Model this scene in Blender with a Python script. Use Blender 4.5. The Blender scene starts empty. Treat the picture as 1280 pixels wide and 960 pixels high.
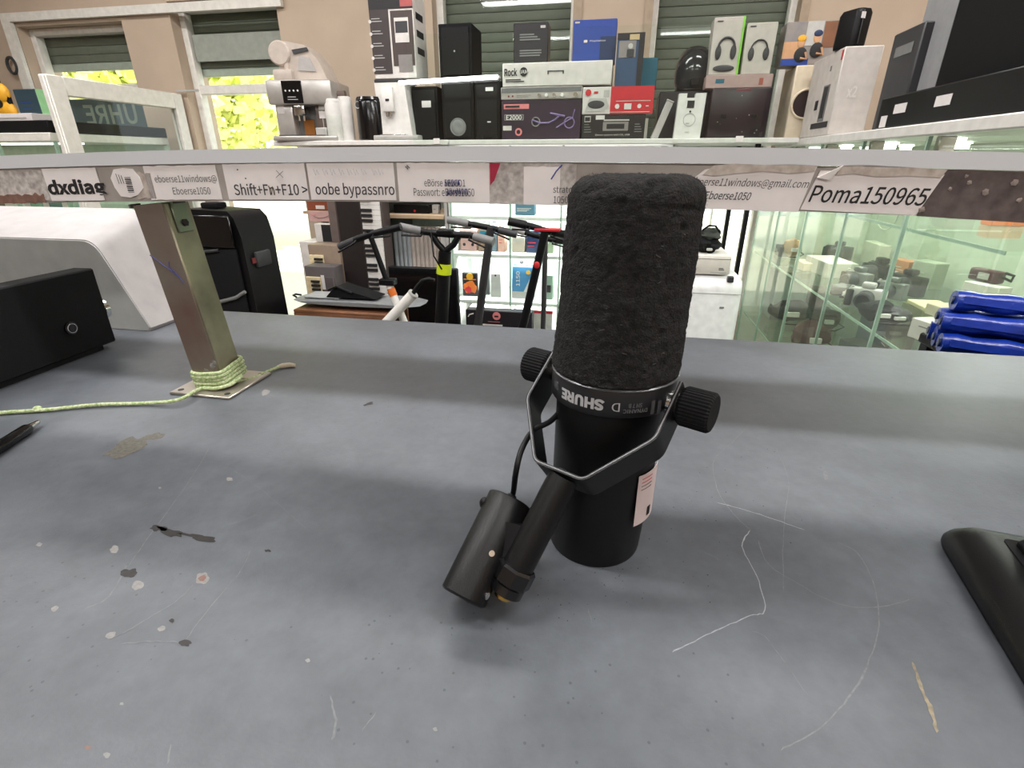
import bpy, bmesh, math, random
from mathutils import Vector, Matrix, noise
random.seed(7)
PI = math.pi
scn = bpy.context.scene
COL = scn.collection

# ------------------------------------------------------------------ camera, world, sun, lights, exposure
H = 1.401; TT = 1.14; FPX = 644.0; PITCH = math.radians(23.5)
cd = bpy.data.cameras.new('camera'); cam = bpy.data.objects.new('camera', cd); COL.objects.link(cam)
cam.location = (0, 0, H); cam.rotation_euler = (PI/2 - PITCH, 0, 0)
cd.sensor_width = 36; cd.lens = 36*FPX/1280; cd.clip_start = 0.02; cd.clip_end = 200
scn.camera = cam
vs = scn.view_settings
vs.view_transform = 'Standard'; vs.look = 'None'; vs.exposure = 0.0; vs.gamma = 1.0; vs.use_curve_mapping = False
scn.cycles.max_bounces = 6; scn.cycles.transparent_max_bounces = 16; scn.cycles.sample_clamp_indirect = 4
w = bpy.data.worlds.new('sky'); scn.world = w; w.use_nodes = True
nt = w.node_tree; bgn = nt.nodes['Background']
bgn.inputs[0].default_value = (0.93, 0.97, 1.0, 1); bgn.inputs[1].default_value = 2.2
TH = math.radians(11)
U = Vector((math.cos(TH), -math.sin(TH), 0)); V = Vector((math.sin(TH), math.cos(TH), 0))
def R(u, v, z=0.0): return U*u + V*v + Vector((0, 0, z))
def lamp(name, kind, loc, energy, color=(1, 1, 1), size=1, size_y=None, rot=(0, 0, 0), angle=None):
    l = bpy.data.lights.new(name, kind); l.energy = energy; l.color = color
    if kind == 'AREA':
        l.size = size
        if size_y: l.shape = 'RECTANGLE'; l.size_y = size_y
    if angle is not None: l.angle = angle
    o = bpy.data.objects.new(name, l); COL.objects.link(o); o.location = loc; o.rotation_euler = rot
    return o
# sun over the back of the building onto the trees and paving outside
sd = (-V*0.72 + U*0.30 + Vector((0, 0, 0.85))).normalized()
lamp('sun', 'SUN', (0, 0, 8), 13.0, (1, .96, .80), rot=sd.to_track_quat('Z', 'Y').to_euler(), angle=.02)
CEIL = [(-.9, .35), (1.0, .35), (-2.7, .35), (-.9, 2.0), (-2.7, 2.0), (.9, 2.0), (-.9, -1.4), (1.0, -1.4)]
for (cu, cv) in CEIL:
    lamp('ceiling_lamp_light', 'AREA', R(cu, cv, 2.87), 19 if cv > 1 else 29 if cv > 0 else 21, (1, .985, .97), 1.25, .16, rot=(0, 0, -TH))

# ------------------------------------------------------------------ helpers
def s2l(c): c /= 255.0; return c/12.92 if c <= .04045 else ((c+.055)/1.055)**2.4
def rgb(*c): return tuple(s2l(x) for x in c)
MATS = {}
def mat(name, col, rough=.5, metal=0.0, var=.08, scale=30, bump=0.0, bscale=200, coat=0.0, spec=.5, emit=None, es=0.0, col2=None, fac_scale=None):
    """procedural principled material; col is sRGB 0-255"""
    if name in MATS: return MATS[name]
    m = bpy.data.materials.new(name); m.use_nodes = True; MATS[name] = m
    n = m.node_tree.nodes; l = m.node_tree.links; b = n['Principled BSDF']
    c = rgb(*col)
    tc = n.new('ShaderNodeTexCoord')
    nz = n.new('ShaderNodeTexNoise'); nz.inputs['Scale'].default_value = scale; nz.inputs['Detail'].default_value = 4
    l.new(tc.outputs['Object'], nz.inputs['Vector'])
    cr = n.new('ShaderNodeValToRGB')
    c2 = rgb(*col2) if col2 else tuple(min(1, x*(1+var)) for x in c)
    c1 = c if col2 else tuple(x*(1-var) for x in c)
    cr.color_ramp.elements[0].position = .3; cr.color_ramp.elements[1].position = .7
    cr.color_ramp.elements[0].color = (*c1, 1); cr.color_ramp.elements[1].color = (*c2, 1)
    l.new(nz.outputs[0], cr.inputs[0]); l.new(cr.outputs[0], b.inputs['Base Color'])
    b.inputs['Roughness'].default_value = rough; b.inputs['Metallic'].default_value = metal
    b.inputs['Coat Weight'].default_value = coat; b.inputs['Specular IOR Level'].default_value = spec
    if bump:
        nb = n.new('ShaderNodeTexNoise'); nb.inputs['Scale'].default_value = bscale; nb.inputs['Detail'].default_value = 5
        l.new(tc.outputs['Object'], nb.inputs['Vector'])
        bp = n.new('ShaderNodeBump'); bp.inputs['Strength'].default_value = bump; bp.inputs['Distance'].default_value = .002
        l.new(nb.outputs[0], bp.inputs['Height']); l.new(bp.outputs[0], b.inputs['Normal'])
    if emit:
        b.inputs['Emission Color'].default_value = (*rgb(*emit), 1); b.inputs['Emission Strength'].default_value = es
    return m
def glass(name, tint=(235, 245, 240), refl=1.0, base=0.03, haze=0.0):
    if name in MATS: return MATS[name]
    m = bpy.data.materials.new(name); m.use_nodes = True; MATS[name] = m
    n = m.node_tree.nodes; l = m.node_tree.links; n.clear()
    out = n.new('ShaderNodeOutputMaterial'); tr = n.new('ShaderNodeBsdfTransparent'); gl = n.new('ShaderNodeBsdfGlossy')
    tr.inputs[0].default_value = (*rgb(*tint), 1); gl.inputs['Roughness'].default_value = .02
    fr = n.new('ShaderNodeFresnel'); fr.inputs[0].default_value = 1.4
    ma = n.new('ShaderNodeMath'); ma.operation = 'MULTIPLY_ADD'; ma.inputs[1].default_value = refl; ma.inputs[2].default_value = base
    ge = n.new('ShaderNodeNewGeometry'); inv = n.new('ShaderNodeMath'); inv.operation = 'SUBTRACT'; inv.inputs[0].default_value = 1; l.new(ge.outputs['Backfacing'], inv.inputs[1])
    fb = n.new('ShaderNodeMath'); fb.operation = 'MULTIPLY'; l.new(fr.outputs[0], fb.inputs[0]); l.new(inv.outputs[0], fb.inputs[1])
    l.new(fb.outputs[0], ma.inputs[0])
    mx = n.new('ShaderNodeMixShader'); l.new(ma.outputs[0], mx.inputs[0]); l.new(tr.outputs[0], mx.inputs[1]); l.new(gl.outputs[0], mx.inputs[2])
    last = mx
    if haze:
        df = n.new('ShaderNodeBsdfDiffuse'); df.inputs[0].default_value = (.8, .85, .8, 1)
        nz = n.new('ShaderNodeTexNoise'); nz.inputs['Scale'].default_value = 6
        m2 = n.new('ShaderNodeMath'); m2.operation = 'MULTIPLY'; m2.inputs[1].default_value = haze*2; l.new(nz.outputs[0], m2.inputs[0])
        mx2 = n.new('ShaderNodeMixShader'); l.new(m2.outputs[0], mx2.inputs[0]); l.new(mx.outputs[0], mx2.inputs[1]); l.new(df.outputs[0], mx2.inputs[2]); last = mx2
    l.new(last.outputs[0], out.inputs[0])
    return m

# shapes: each returns (verts, faces)
def box(x0, x1, y0, y1, z0, z1, c=0.0):
    if x0 > x1: x0, x1 = x1, x0
    if y0 > y1: y0, y1 = y1, y0
    if z0 > z1: z0, z1 = z1, z0
    c = min(c, .45*(x1-x0), .45*(y1-y0), .45*(z1-z0))
    if c <= 0:
        v = [(x, y, z) for x in (x0, x1) for y in (y0, y1) for z in (z0, z1)]
        return v, [(0, 1, 3, 2), (4, 6, 7, 5), (0, 4, 5, 1), (2, 3, 7, 6), (0, 2, 6, 4), (1, 5, 7, 3)]
    bm = bmesh.new(); bmesh.ops.create_cube(bm, size=1)
    for q in bm.verts: q.co = Vector(((x0+x1)/2+q.co.x*(x1-x0), (y0+y1)/2+q.co.y*(y1-y0), (z0+z1)/2+q.co.z*(z1-z0)))
    bmesh.ops.bevel(bm, geom=list(bm.edges), offset=c, segments=2 if c > .004 else 1, profile=.5, affect='EDGES')
    bm.verts.index_update()
    r = [tuple(q.co) for q in bm.verts], [tuple(q.index for q in f.verts) for f in bm.faces]; bm.free(); return r
def frame_of(d):
    d = Vector(d).normalized(); a = Vector((0, 0, 1)) if abs(d.z) < .9 else Vector((1, 0, 0))
    x = d.cross(a).normalized(); return x, d.cross(x).normalized()
def tube(pts, r, n=10, closed=False):
    pts = [Vector(p) for p in pts]; N = len(pts)
    rs = r if isinstance(r, (list, tuple)) else [r]*N
    vv = []; ff = []; px = None
    for i, p in enumerate(pts):
        if closed: d = pts[(i+1) % N]-pts[i-1]
        else: d = pts[min(i+1, N-1)]-pts[max(i-1, 0)]
        if px is None: x, y = frame_of(d)
        else:
            d = d.normalized(); x = (px-d*px.dot(d)).normalized(); y = d.cross(x)
        px = x
        for k in range(n):
            a = 2*PI*k/n; vv.append(tuple(p+x*rs[i]*math.cos(a)+y*rs[i]*math.sin(a)))
    for i in range(N if closed else N-1):
        j = (i+1) % N
        for k in range(n): ff.append((i*n+k, i*n+(k+1) % n, j*n+(k+1) % n, j*n+k))
    if not closed: ff.append(tuple(range(n))[::-1]); ff.append(tuple((N-1)*n+k for k in range(n)))
    return vv, ff
def cyl(p0, p1, r0, r1=None, n=24, ch=0.0):
    p0 = Vector(p0); p1 = Vector(p1); r1 = r0 if r1 is None else r1
    if ch:
        d = (p1-p0).normalized()
        return tube([p0, p0+d*ch, p1-d*ch, p1], [r0-ch, r0, r1, r1-ch], n)
    return tube([p0, p1], [r0, r1], n)
def lathe(prof, n=32, c=(0, 0, 0)):
    vv = []; ff = []; m = len(prof)
    for (r, z) in prof:
        for k in range(n):
            a = 2*PI*k/n; vv.append((c[0]+r*math.cos(a), c[1]+r*math.sin(a), c[2]+z))
    for i in range(m-1):
        for k in range(n): ff.append((i*n+k, i*n+(k+1) % n, (i+1)*n+(k+1) % n, (i+1)*n+k))
    if prof[0][0] > 1e-6: ff.append(tuple(range(n))[::-1])
    if prof[-1][0] > 1e-6: ff.append(tuple((m-1)*n+k for k in range(n)))
    return vv, ff
def prism(poly, y0, y1):
    """poly in local (x, z), extruded along y"""
    n = len(poly); vv = [(x, y0, z) for x, z in poly]+[(x, y1, z) for x, z in poly]
    ff = [tuple(range(n)), tuple(range(2*n-1, n-1, -1))]+[(i, (i+1) % n+0, (i+1) % n+n, i+n) for i in range(n)]
    return vv, ff
def ell(c, r, n=16, m=10):
    vv = []; ff = []
    for i in range(m+1):
        t = PI*i/m
        for k in range(n):
            a = 2*PI*k/n; vv.append((c[0]+r[0]*math.sin(t)*math.cos(a), c[1]+r[1]*math.sin(t)*math.sin(a), c[2]+r[2]*math.cos(t)))
    for i in range(m):
        for k in range(n): ff.append((i*n+k, i*n+(k+1) % n, (i+1)*n+(k+1) % n, (i+1)*n+k))
    return vv, ff
def xf(sh, M):
    return [tuple(M @ Vector(p)) for p in sh[0]], sh[1]
def blob(x, y, z, rx, ry, rz, seed=0, amp=.25, n=14, m=9):
    v, f = ell((0, 0, 0), (1, 1, 1), n, m); o = []
    for p in v:
        q = Vector(p); k = 1+amp*noise.noise(q*1.7+Vector((seed*3.1, seed*1.7, 5)))+.4*amp*noise.noise(q*4.3+Vector((seed, 7, 5)))
        o.append((x+rx*q.x*k, y+ry*q.y*k, z+rz*q.z*k))
    return o, f
def mesh(name, shapes, m, smooth=38):
    bm = bmesh.new()
    for vv, ff in shapes:
        vs_ = [bm.verts.new(p) for p in vv]
        for f in ff:
            try: bm.faces.new([vs_[i] for i in f])
            except ValueError: pass
    bmesh.ops.remove_doubles(bm, verts=bm.verts, dist=1e-6)
    bmesh.ops.recalc_face_normals(bm, faces=bm.faces)
    me = bpy.data.meshes.new(name); bm.to_mesh(me); bm.free()
    if m: me.materials.append(m)
    if smooth:
        me.shade_smooth(); me.set_sharp_from_angle(angle=math.radians(smooth))
    return me
def part(name, shapes, m, parent=None, smooth=38, loc=None, rotz=None, label=None, kind=None):
    if isinstance(shapes, tuple): shapes = [shapes]
    me = shapes if isinstance(shapes, bpy.types.Mesh) else mesh(name, shapes, m, smooth)
    o = bpy.data.objects.new(name, me); COL.objects.link(o)
    if parent: o.parent = parent
    if loc is not None: o.location = loc
    if rotz is not None: o.rotation_euler = (0, 0, rotz)
    if label: o['label'] = label
    if kind: o['kind'] = kind
    return o
def thing(name, label, cat, loc=(0, 0, 0), rotz=-TH, group=None):
    o = bpy.data.objects.new(name, None); COL.objects.link(o); o.empty_display_size = .02
    o.location = loc; o.rotation_euler = (0, 0, rotz); o['label'] = label; o['category'] = cat
    if group: o['group'] = group
    return o
def struct(name, shapes, m, smooth=0, parent=None, rotz=None):
    o = part(name, shapes, m, parent, smooth, rotz=rotz)
    if not parent: o['kind'] = 'structure'
    return o
FONTS = {}
def get_font(bold=False):
    if bold in FONTS: return FONTS[bold]
    f = None
    try:
        d = bpy.utils.system_resource('DATAFILES', path='fonts'); import os
        for c in ('Noto Sans CJK Regular.woff2',):
            p = os.path.join(d, c)
            if os.path.exists(p): f = bpy.data.fonts.load(p); break
    except Exception: f = None
    FONTS[bold] = f; return f
def text_mesh(s, size=1.0, bold=0.0, ext=0.0):
    cu = bpy.data.curves.new('text', 'FONT'); cu.body = s; cu.size = size; cu.offset = bold; cu.extrude = ext; cu.resolution_u = 3
    if get_font(): cu.font = get_font()
    o = bpy.data.objects.new('text', cu); COL.objects.link(o)
    bpy.context.view_layer.update()
    me = bpy.data.meshes.new_from_object(o); bpy.data.objects.remove(o)
    vv = [tuple(v.co) for v in me.vertices]; ff = [tuple(p.vertices) for p in me.polygons]
    bpy.data.meshes.remove(me); return vv, ff
def text_fit(s, w_, h_, bold=0.0):
    """text mesh, centred, scaled to width w_ and height h_, in the xy plane"""
    vv, ff = text_mesh(s, 1.0, bold)
    xs = [p[0] for p in vv]; ys = [p[1] for p in vv]
    cx = (min(xs)+max(xs))/2; cy = (min(ys)+max(ys))/2; sx = w_/(max(xs)-min(xs)); sy = h_/(max(ys)-min(ys))
    return [((p[0]-cx)*sx, (p[1]-cy)*sy, 0) for p in vv], ff
def front_text(parent, s, x, z, w_, h_, m, y=-.0012, bold=0.0, rot=0.0, name='lettering', mirror=False):
    sh = text_fit(s, w_, h_, bold)
    ca, sa = math.cos(rot), math.sin(rot)
    vv = []
    for p in sh[0]:
        px = -p[0] if mirror else p[0]
        vv.append((x+px*ca-p[1]*sa, y, z+px*sa+p[1]*ca))
    return part(name, [(vv, sh[1])], m, parent, 0)

# where a thing of the photograph stands: solve for the room coordinate on a known plane
CP, SP = math.cos(PITCH), math.sin(PITCH)
def ray(px, py):
    x = (px-640)/FPX; y = (480-py)/FPX; return Vector((x, CP+y*SP, -SP+y*CP))
def atz(px, py, z):
    r = ray(px, py); t = (z-H)/r.z; return Vector((0, 0, H))+r*t
def aty(px, py, Y):
    r = ray(px, py); return Vector((0, 0, H))+r*(Y/r.y)
def u_at(px, v, z):
    k = (px-640)/FPX
    return (k*(v*V.y*CP-(z-H)*SP)-v*V.x)/(U.x-k*U.y*CP)
def v_at(px, u, z):
    k = (px-640)/FPX
    return (k*(u*U.y*CP-(z-H)*SP)-u*U.x)/(V.x-k*V.y*CP)
def uz(px, py, v):
    r = ray(px, py); t = v/(r.dot(V)); return (r*t).dot(U), r.z*t+H
def z_at(py, v, px=640): return uz(px, py, v)[1]

# ------------------------------------------------------------------ materials
M_wall = mat('wall paint', (190, 171, 152), .8, var=.05, scale=6, bump=.15, bscale=120)
M_trimw = mat('white trim paint', (225, 222, 215), .5)
M_ceil = mat('ceiling paint', (225, 222, 215), .9)
M_floor = mat('grey floor tile', (130, 126, 120), .45, var=.12, scale=8)
M_black = mat('black plastic', (12, 12, 14), .45, spec=.25)
M_blackg = mat('glossy black plastic', (12, 12, 14), .15)
M_blackm = mat('matte black plastic', (15, 15, 17), .75, spec=.2, bump=.2, bscale=500)
M_dark = mat('dark grey plastic', (52, 52, 55), .5)
M_grey = mat('grey plastic', (120, 120, 120), .5)
M_lgrey = mat('light grey plastic', (180, 178, 174), .45)
M_white = mat('white plastic', (225, 222, 218), .4)
M_cream = mat('cream plastic', (214, 200, 176), .5)
M_steel = mat('brushed steel', (165, 158, 148), .35, .85, var=.1)
M_chrome = mat('chrome', (210, 210, 210), .12, 1.0)
M_silver = mat('silver paint', (188, 184, 180), .3, .5)
M_paper = mat('white paper', (228, 222, 221), .7, var=.03, scale=60)
M_ink = mat('black ink', (24, 24, 26), .6)
M_inkg = mat('grey ink', (62, 62, 64), .6)
M_inkblue = mat('blue ballpoint ink', (45, 50, 120), .5)
M_red = mat('red print', (190, 35, 45), .5)
M_blue = mat('blue print', (32, 62, 140), .45)
M_navy = mat('dark blue print', (24, 42, 78), .45)
M_teal = mat('teal print', (20, 90, 110), .45)
M_orange = mat('orange print', (215, 110, 40), .5)
M_yellow = mat('yellow plastic', (225, 165, 40), .5)
M_hiviz = mat('yellow green band', (205, 225, 30), .5)
M_wood = mat('brown wood', (120, 78, 52), .6, var=.25, scale=12)
M_woodl = mat('pale wood', (190, 165, 135), .55, var=.1, scale=12)
M_glass = glass('clear glass', (251, 254, 252), .8, .01)
M_glassg = glass('greenish case glass', (249, 252, 248), .7, .015, .02)
M_glassedge = mat('green glass edge', (158, 186, 168), .2)
M_case = mat('case back green white', (206, 210, 198), .6)
M_shut = mat('grey green shutter', (104, 107, 97), .6)
M_shutl = mat('pale shutter', (150, 155, 146), .6)
M_glow = mat('lit lamp and reflected tube', (255, 255, 255), .4, emit=(255, 255, 255), es=6)
M_ledw = mat('lit lamp panel and glow strip', (255, 255, 255), .4, emit=(255, 252, 245), es=3)
M_cardw = mat('white cardboard', (212, 206, 202), .6)
M_cardb = mat('black cardboard', (28, 25, 30), .45)
M_green = mat('green print', (120, 190, 60), .5)
M_pink = mat('pink print', (220, 130, 130), .5)
M_skin = mat('printed tan', (196, 150, 110), .6)

# ------------------------------------------------------------------ the room
UL, UR, VB, VF, ZC = -4.7, 1.95, 3.2, -2.6, 3.0
def wall_with_holes(name, holes, thick=.22):
    us = sorted({UL, UR, *[h[0] for h in holes], *[h[1] for h in holes]}); zs = sorted({0, ZC, *[h[2] for h in holes], *[h[3] for h in holes]})
    sh = []
    for a, b in zip(us, us[1:]):
        run = None
        for c, d in zip(zs, zs[1:]):
            solid = not any(h[0] <= (a+b)/2 <= h[1] and h[2] <= (c+d)/2 <= h[3] for h in holes)
            if solid: sh.append(box(a, b, VB, VB+thick, c, d))
    return struct(name, sh, M_wall, rotz=-TH)
W1 = (-3.80, -3.02, 1.05, 2.17); DR = (-2.68, -1.98, 0.0, 2.25)
W2 = (-1.06, -.28, 1.0, 2.55); W3 = (.09, .80, .55, 2.55)
wall_with_holes('wall_back', [W1, DR, W2, W3])
struct('wall_left', box(UL-.2, UL, VF, VB+.22, 0, ZC), M_wall, rotz=-TH)
struct('wall_right', box(UR, UR+.2, VF, VB+.22, 0, ZC), M_wall, rotz=-TH)
struct('wall_front', box(UL-.2, UR+.2, VF-.2, VF, 0, ZC), M_wall, rotz=-TH)
struct('floor', box(UL-.2, UR+.2, VF-.2, VB+.22, -.1, 0), M_floor, rotz=-TH)
struct('ceiling', box(UL-.3, UR+.3, VF-.3, VB+.6, ZC, ZC+.15), M_ceil, rotz=-TH)
# pale plaster band framing the left window and the door
zt = lambda py, px, v=VB-.01: uz(px, py, v)[1]
struct('trim_1', [box(-3.865, -3.80, VB-.03, VB-.005, .9, 2.235), box(-3.80, -1.93, VB-.03, VB-.005, 2.19, 2.235)], M_trimw, rotz=-TH)
struct('trim_2', [box(-.30, -.255, VB-.012, VB+.2, 1.0, 2.55), box(.06, .10, VB-.012, VB+.2, 1.0, 2.55), box(.79, .83, VB-.012, VB+.2, .55, 2.55)], mat('beige edge', (168, 150, 130), .7), rotz=-TH)

def window(name, h, bars, shutter_z, shutter_mat, vy=VB+.10, fw=.04, glass_on=True, frame_mat=M_trimw):
    o = struct(name, [box(h[0], h[1], vy+.0, vy+.012, h[2], h[3])], M_glass, rotz=-TH)
    fr = [box(h[0], h[0]+fw, vy-.03, vy+.03, h[2], h[3], .004), box(h[1]-fw, h[1], vy-.03, vy+.03, h[2], h[3], .004),
          box(h[0]+fw, h[1]-fw, vy-.03, vy+.03, h[2], h[2]+fw, .004), box(h[0]+fw, h[1]-fw, vy-.03, vy+.03, h[3]-fw, h[3], .004)]
    part('window_frame', fr, frame_mat, o)
    for (a, b, c, d) in bars: part('glazing_bar', box(a, b, vy-.03, vy+.03, c, d, .003), frame_mat, o)
    if shutter_z is not None:
        z = shutter_z; sl = mesh('slat', [box(h[0]+.01, h[1]-.01, vy+.045, vy+.060, .001, .0478, .006)], shutter_mat)
        part('shutter_bottom_rail', box(h[0]+.01, h[1]-.01, vy+.042, vy+.062, z-.045, z, .004), mat('pale shutter rail', (168, 172, 165), .5), o)
        while z < h[3]-.03:
            s = part('slat', sl, None, o); s.location = (0, 0, z); z += .047
    return o
zmull = uz(300, 108, VB)[1]
window('window_1', W1, [(W1[0]+.04, W1[1]-.04, 1.80, 1.85)], 1.985, M_shut)
d1 = window('door_1', DR, [(DR[0]+.04, DR[1]-.04, zmull-.03, zmull+.02)], 1.93, M_shut)
window('window_2', W2, [], 1.02, M_shut)
w3 = window('window_3', W3, [(.4565, .4605, .6, 1.3), (.5365, .5405, .6, 1.3), (.6215, .6255, .6, 1.3)], 1.24, M_shut)
# perforated lace edge on the door's shutter rail
part('shutter_valance', box(DR[0]+.05, DR[1]-.05, VB+.09, VB+.094, 1.96, 2.10), M_shutl, d1)
# banner seen through the left window's lower pane
def cloth_mat(name, col):
    m = bpy.data.materials.new(name); m.use_nodes = True; n = m.node_tree.nodes; l = m.node_tree.links; n.clear()
    out = n.new('ShaderNodeOutputMaterial'); d = n.new('ShaderNodeBsdfDiffuse'); t = n.new('ShaderNodeBsdfTranslucent'); mx = n.new('ShaderNodeMixShader')
    nz = n.new('ShaderNodeTexNoise'); nz.inputs['Scale'].default_value = 9; cr = n.new('ShaderNodeValToRGB')
    c = rgb(*col); cr.color_ramp.elements[0].color = (*[x*.88 for x in c], 1); cr.color_ramp.elements[1].color = (*c, 1); l.new(nz.outputs[0], cr.inputs[0])
    for q in (d, t): l.new(cr.outputs[0], q.inputs[0])
    mx.inputs[0].default_value = .5; l.new(d.outputs[0], mx.inputs[1]); l.new(t.outputs[0], mx.inputs[2]); l.new(mx.outputs[0], out.inputs[0]); return m
bn = thing('window_banner', 'grey blue banner with mirrored pale capital letters behind the left window', 'sign', R(0, VB+.155, 0))
part('cloth', box(-3.76, -3.06, 0, .002, 1.20, 1.78), cloth_mat('banner grey blue', (100, 116, 124)), bn)
bu0 = u_at(112, VB+.15, 1.58); bu1 = u_at(176, VB+.15, 1.58)
front_text(bn, 'UHRE', (bu0+bu1)/2, 1.685, bu1-bu0, .12, cloth_mat('banner pale letters', (205, 210, 200)), bold=.008, mirror=True, y=-.002)

# outside: paving, hedge and trees
struct('pavement', box(-14, 10, VB+.25, 16, -.12, -.02), mat('sunlit pavement', (215, 210, 200), .8), rotz=-TH)
def tree(name, label, u, v, r, h, seed, n=10000, cols=((222, 232, 120), (250, 250, 185))):
    t = thing(name, label, 'tree', R(u, v, -.02), group='trees outside the door')
    rnd = random.Random(seed)
    part('trunk', tube([(0, 0, 0), (.05, 0, h*.4), (0, .05, h*.75)], [.12, .09, .05], 8), M_wood, t)
    vv = []; ff = []
    for i in range(n):
        d = Vector((rnd.gauss(0, 1), rnd.gauss(0, 1), rnd.gauss(0, 1))).normalized()*(rnd.random()**.5)
        c = Vector((d.x*r, d.y*r, h*.53+d.z*h*.30)); a = Vector((rnd.uniform(-1, 1), rnd.uniform(-1, 1), rnd.uniform(-1, 1))).normalized()*.10
        b = a.cross(d if d.length > .1 else Vector((0, 0, 1))); b = b.normalized()*.07 if b.length > 0 else Vector((.04, 0, 0))
        k = len(vv); vv += [tuple(c-a), tuple(c+b), tuple(c+a), tuple(c-b)]; ff.append((k, k+1, k+2, k+3))
    m = mat('leaves', cols[0], .6, scale=3, col2=cols[1])
    o = part('foliage', [(vv, ff)], m, t, 0); o['kind'] = 'stuff'
tree('leafy_tree', 'yellow green leafy tree outside behind the door glass, left crown', -6.7, 7.8, 2.5, 5.2, 1)
tree('leafy_tree', 'yellow green leafy tree outside behind the door glass, far left crown', -13.2, 9.6, 1.9, 5.0, 2)
tree('leafy_tree', 'yellow green leafy tree outside behind the door glass, low right crown', -1.7, 9.0, 1.3, 3.4, 3)

# door leaf swung into the room
lf = thing('door_leaf', 'white framed glass door leaf standing open into the room on the left', 'door', R(-2.70, VB-.02, 0), -TH)
LW = .84; LZ = 1.775
fwid = .085
part('frame_stile', box(-.045, 0, -.07, 0, .05, LZ, .004), M_trimw, lf)
part('frame_stile', [box(-.045, 0, -LW, -LW+.085, .05, LZ, .004), box(-.03, -.002, -LW-.012, -LW, .06, LZ-.005, .003)], M_trimw, lf)
part('frame_rail', box(-.045, 0, -LW+.085, -.07, LZ-fwid, LZ, .004), M_trimw, lf)
part('frame_rail', box(-.045, 0, -LW+.085, -.07, .05, .30, .004), M_trimw, lf)
part('pane', box(-.026, -.020, -LW+.085, -.07, .30, LZ-fwid), M_glass, lf)
part('door_stay', box(-.03, .13, -.012, .0, LZ+.01, LZ+.022, .002), M_lgrey, lf)
part('door_handle', [cyl((0, -LW+.04, 1.05), (.05, -LW+.04, 1.05), .01), cyl((.05, -LW+.04, 1.05), (.05, -LW+.16, 1.05), .009)], M_steel, lf)

# ceiling lamps
CEILN = ['above the counter middle', 'above the counter right end', 'above the counter left end', 'above the scooters', 'above the open door leaf', 'above the glass showcase', 'behind the counter, left', 'behind the counter, right']
for i, (cu, cv) in enumerate(CEIL):
    t = thing('ceiling_lamp', 'white ceiling tube lamp '+CEILN[i], 'lamp', R(cu, cv, 2.9), group='ceiling tube lamps')
    part('housing', box(-.65, .65, -.1, .1, .03, .1, .005), M_trimw, t)
    part('diffuser', box(-.63, .63, -.085, .085, .0, .03, .005), M_ledw, t)

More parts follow.
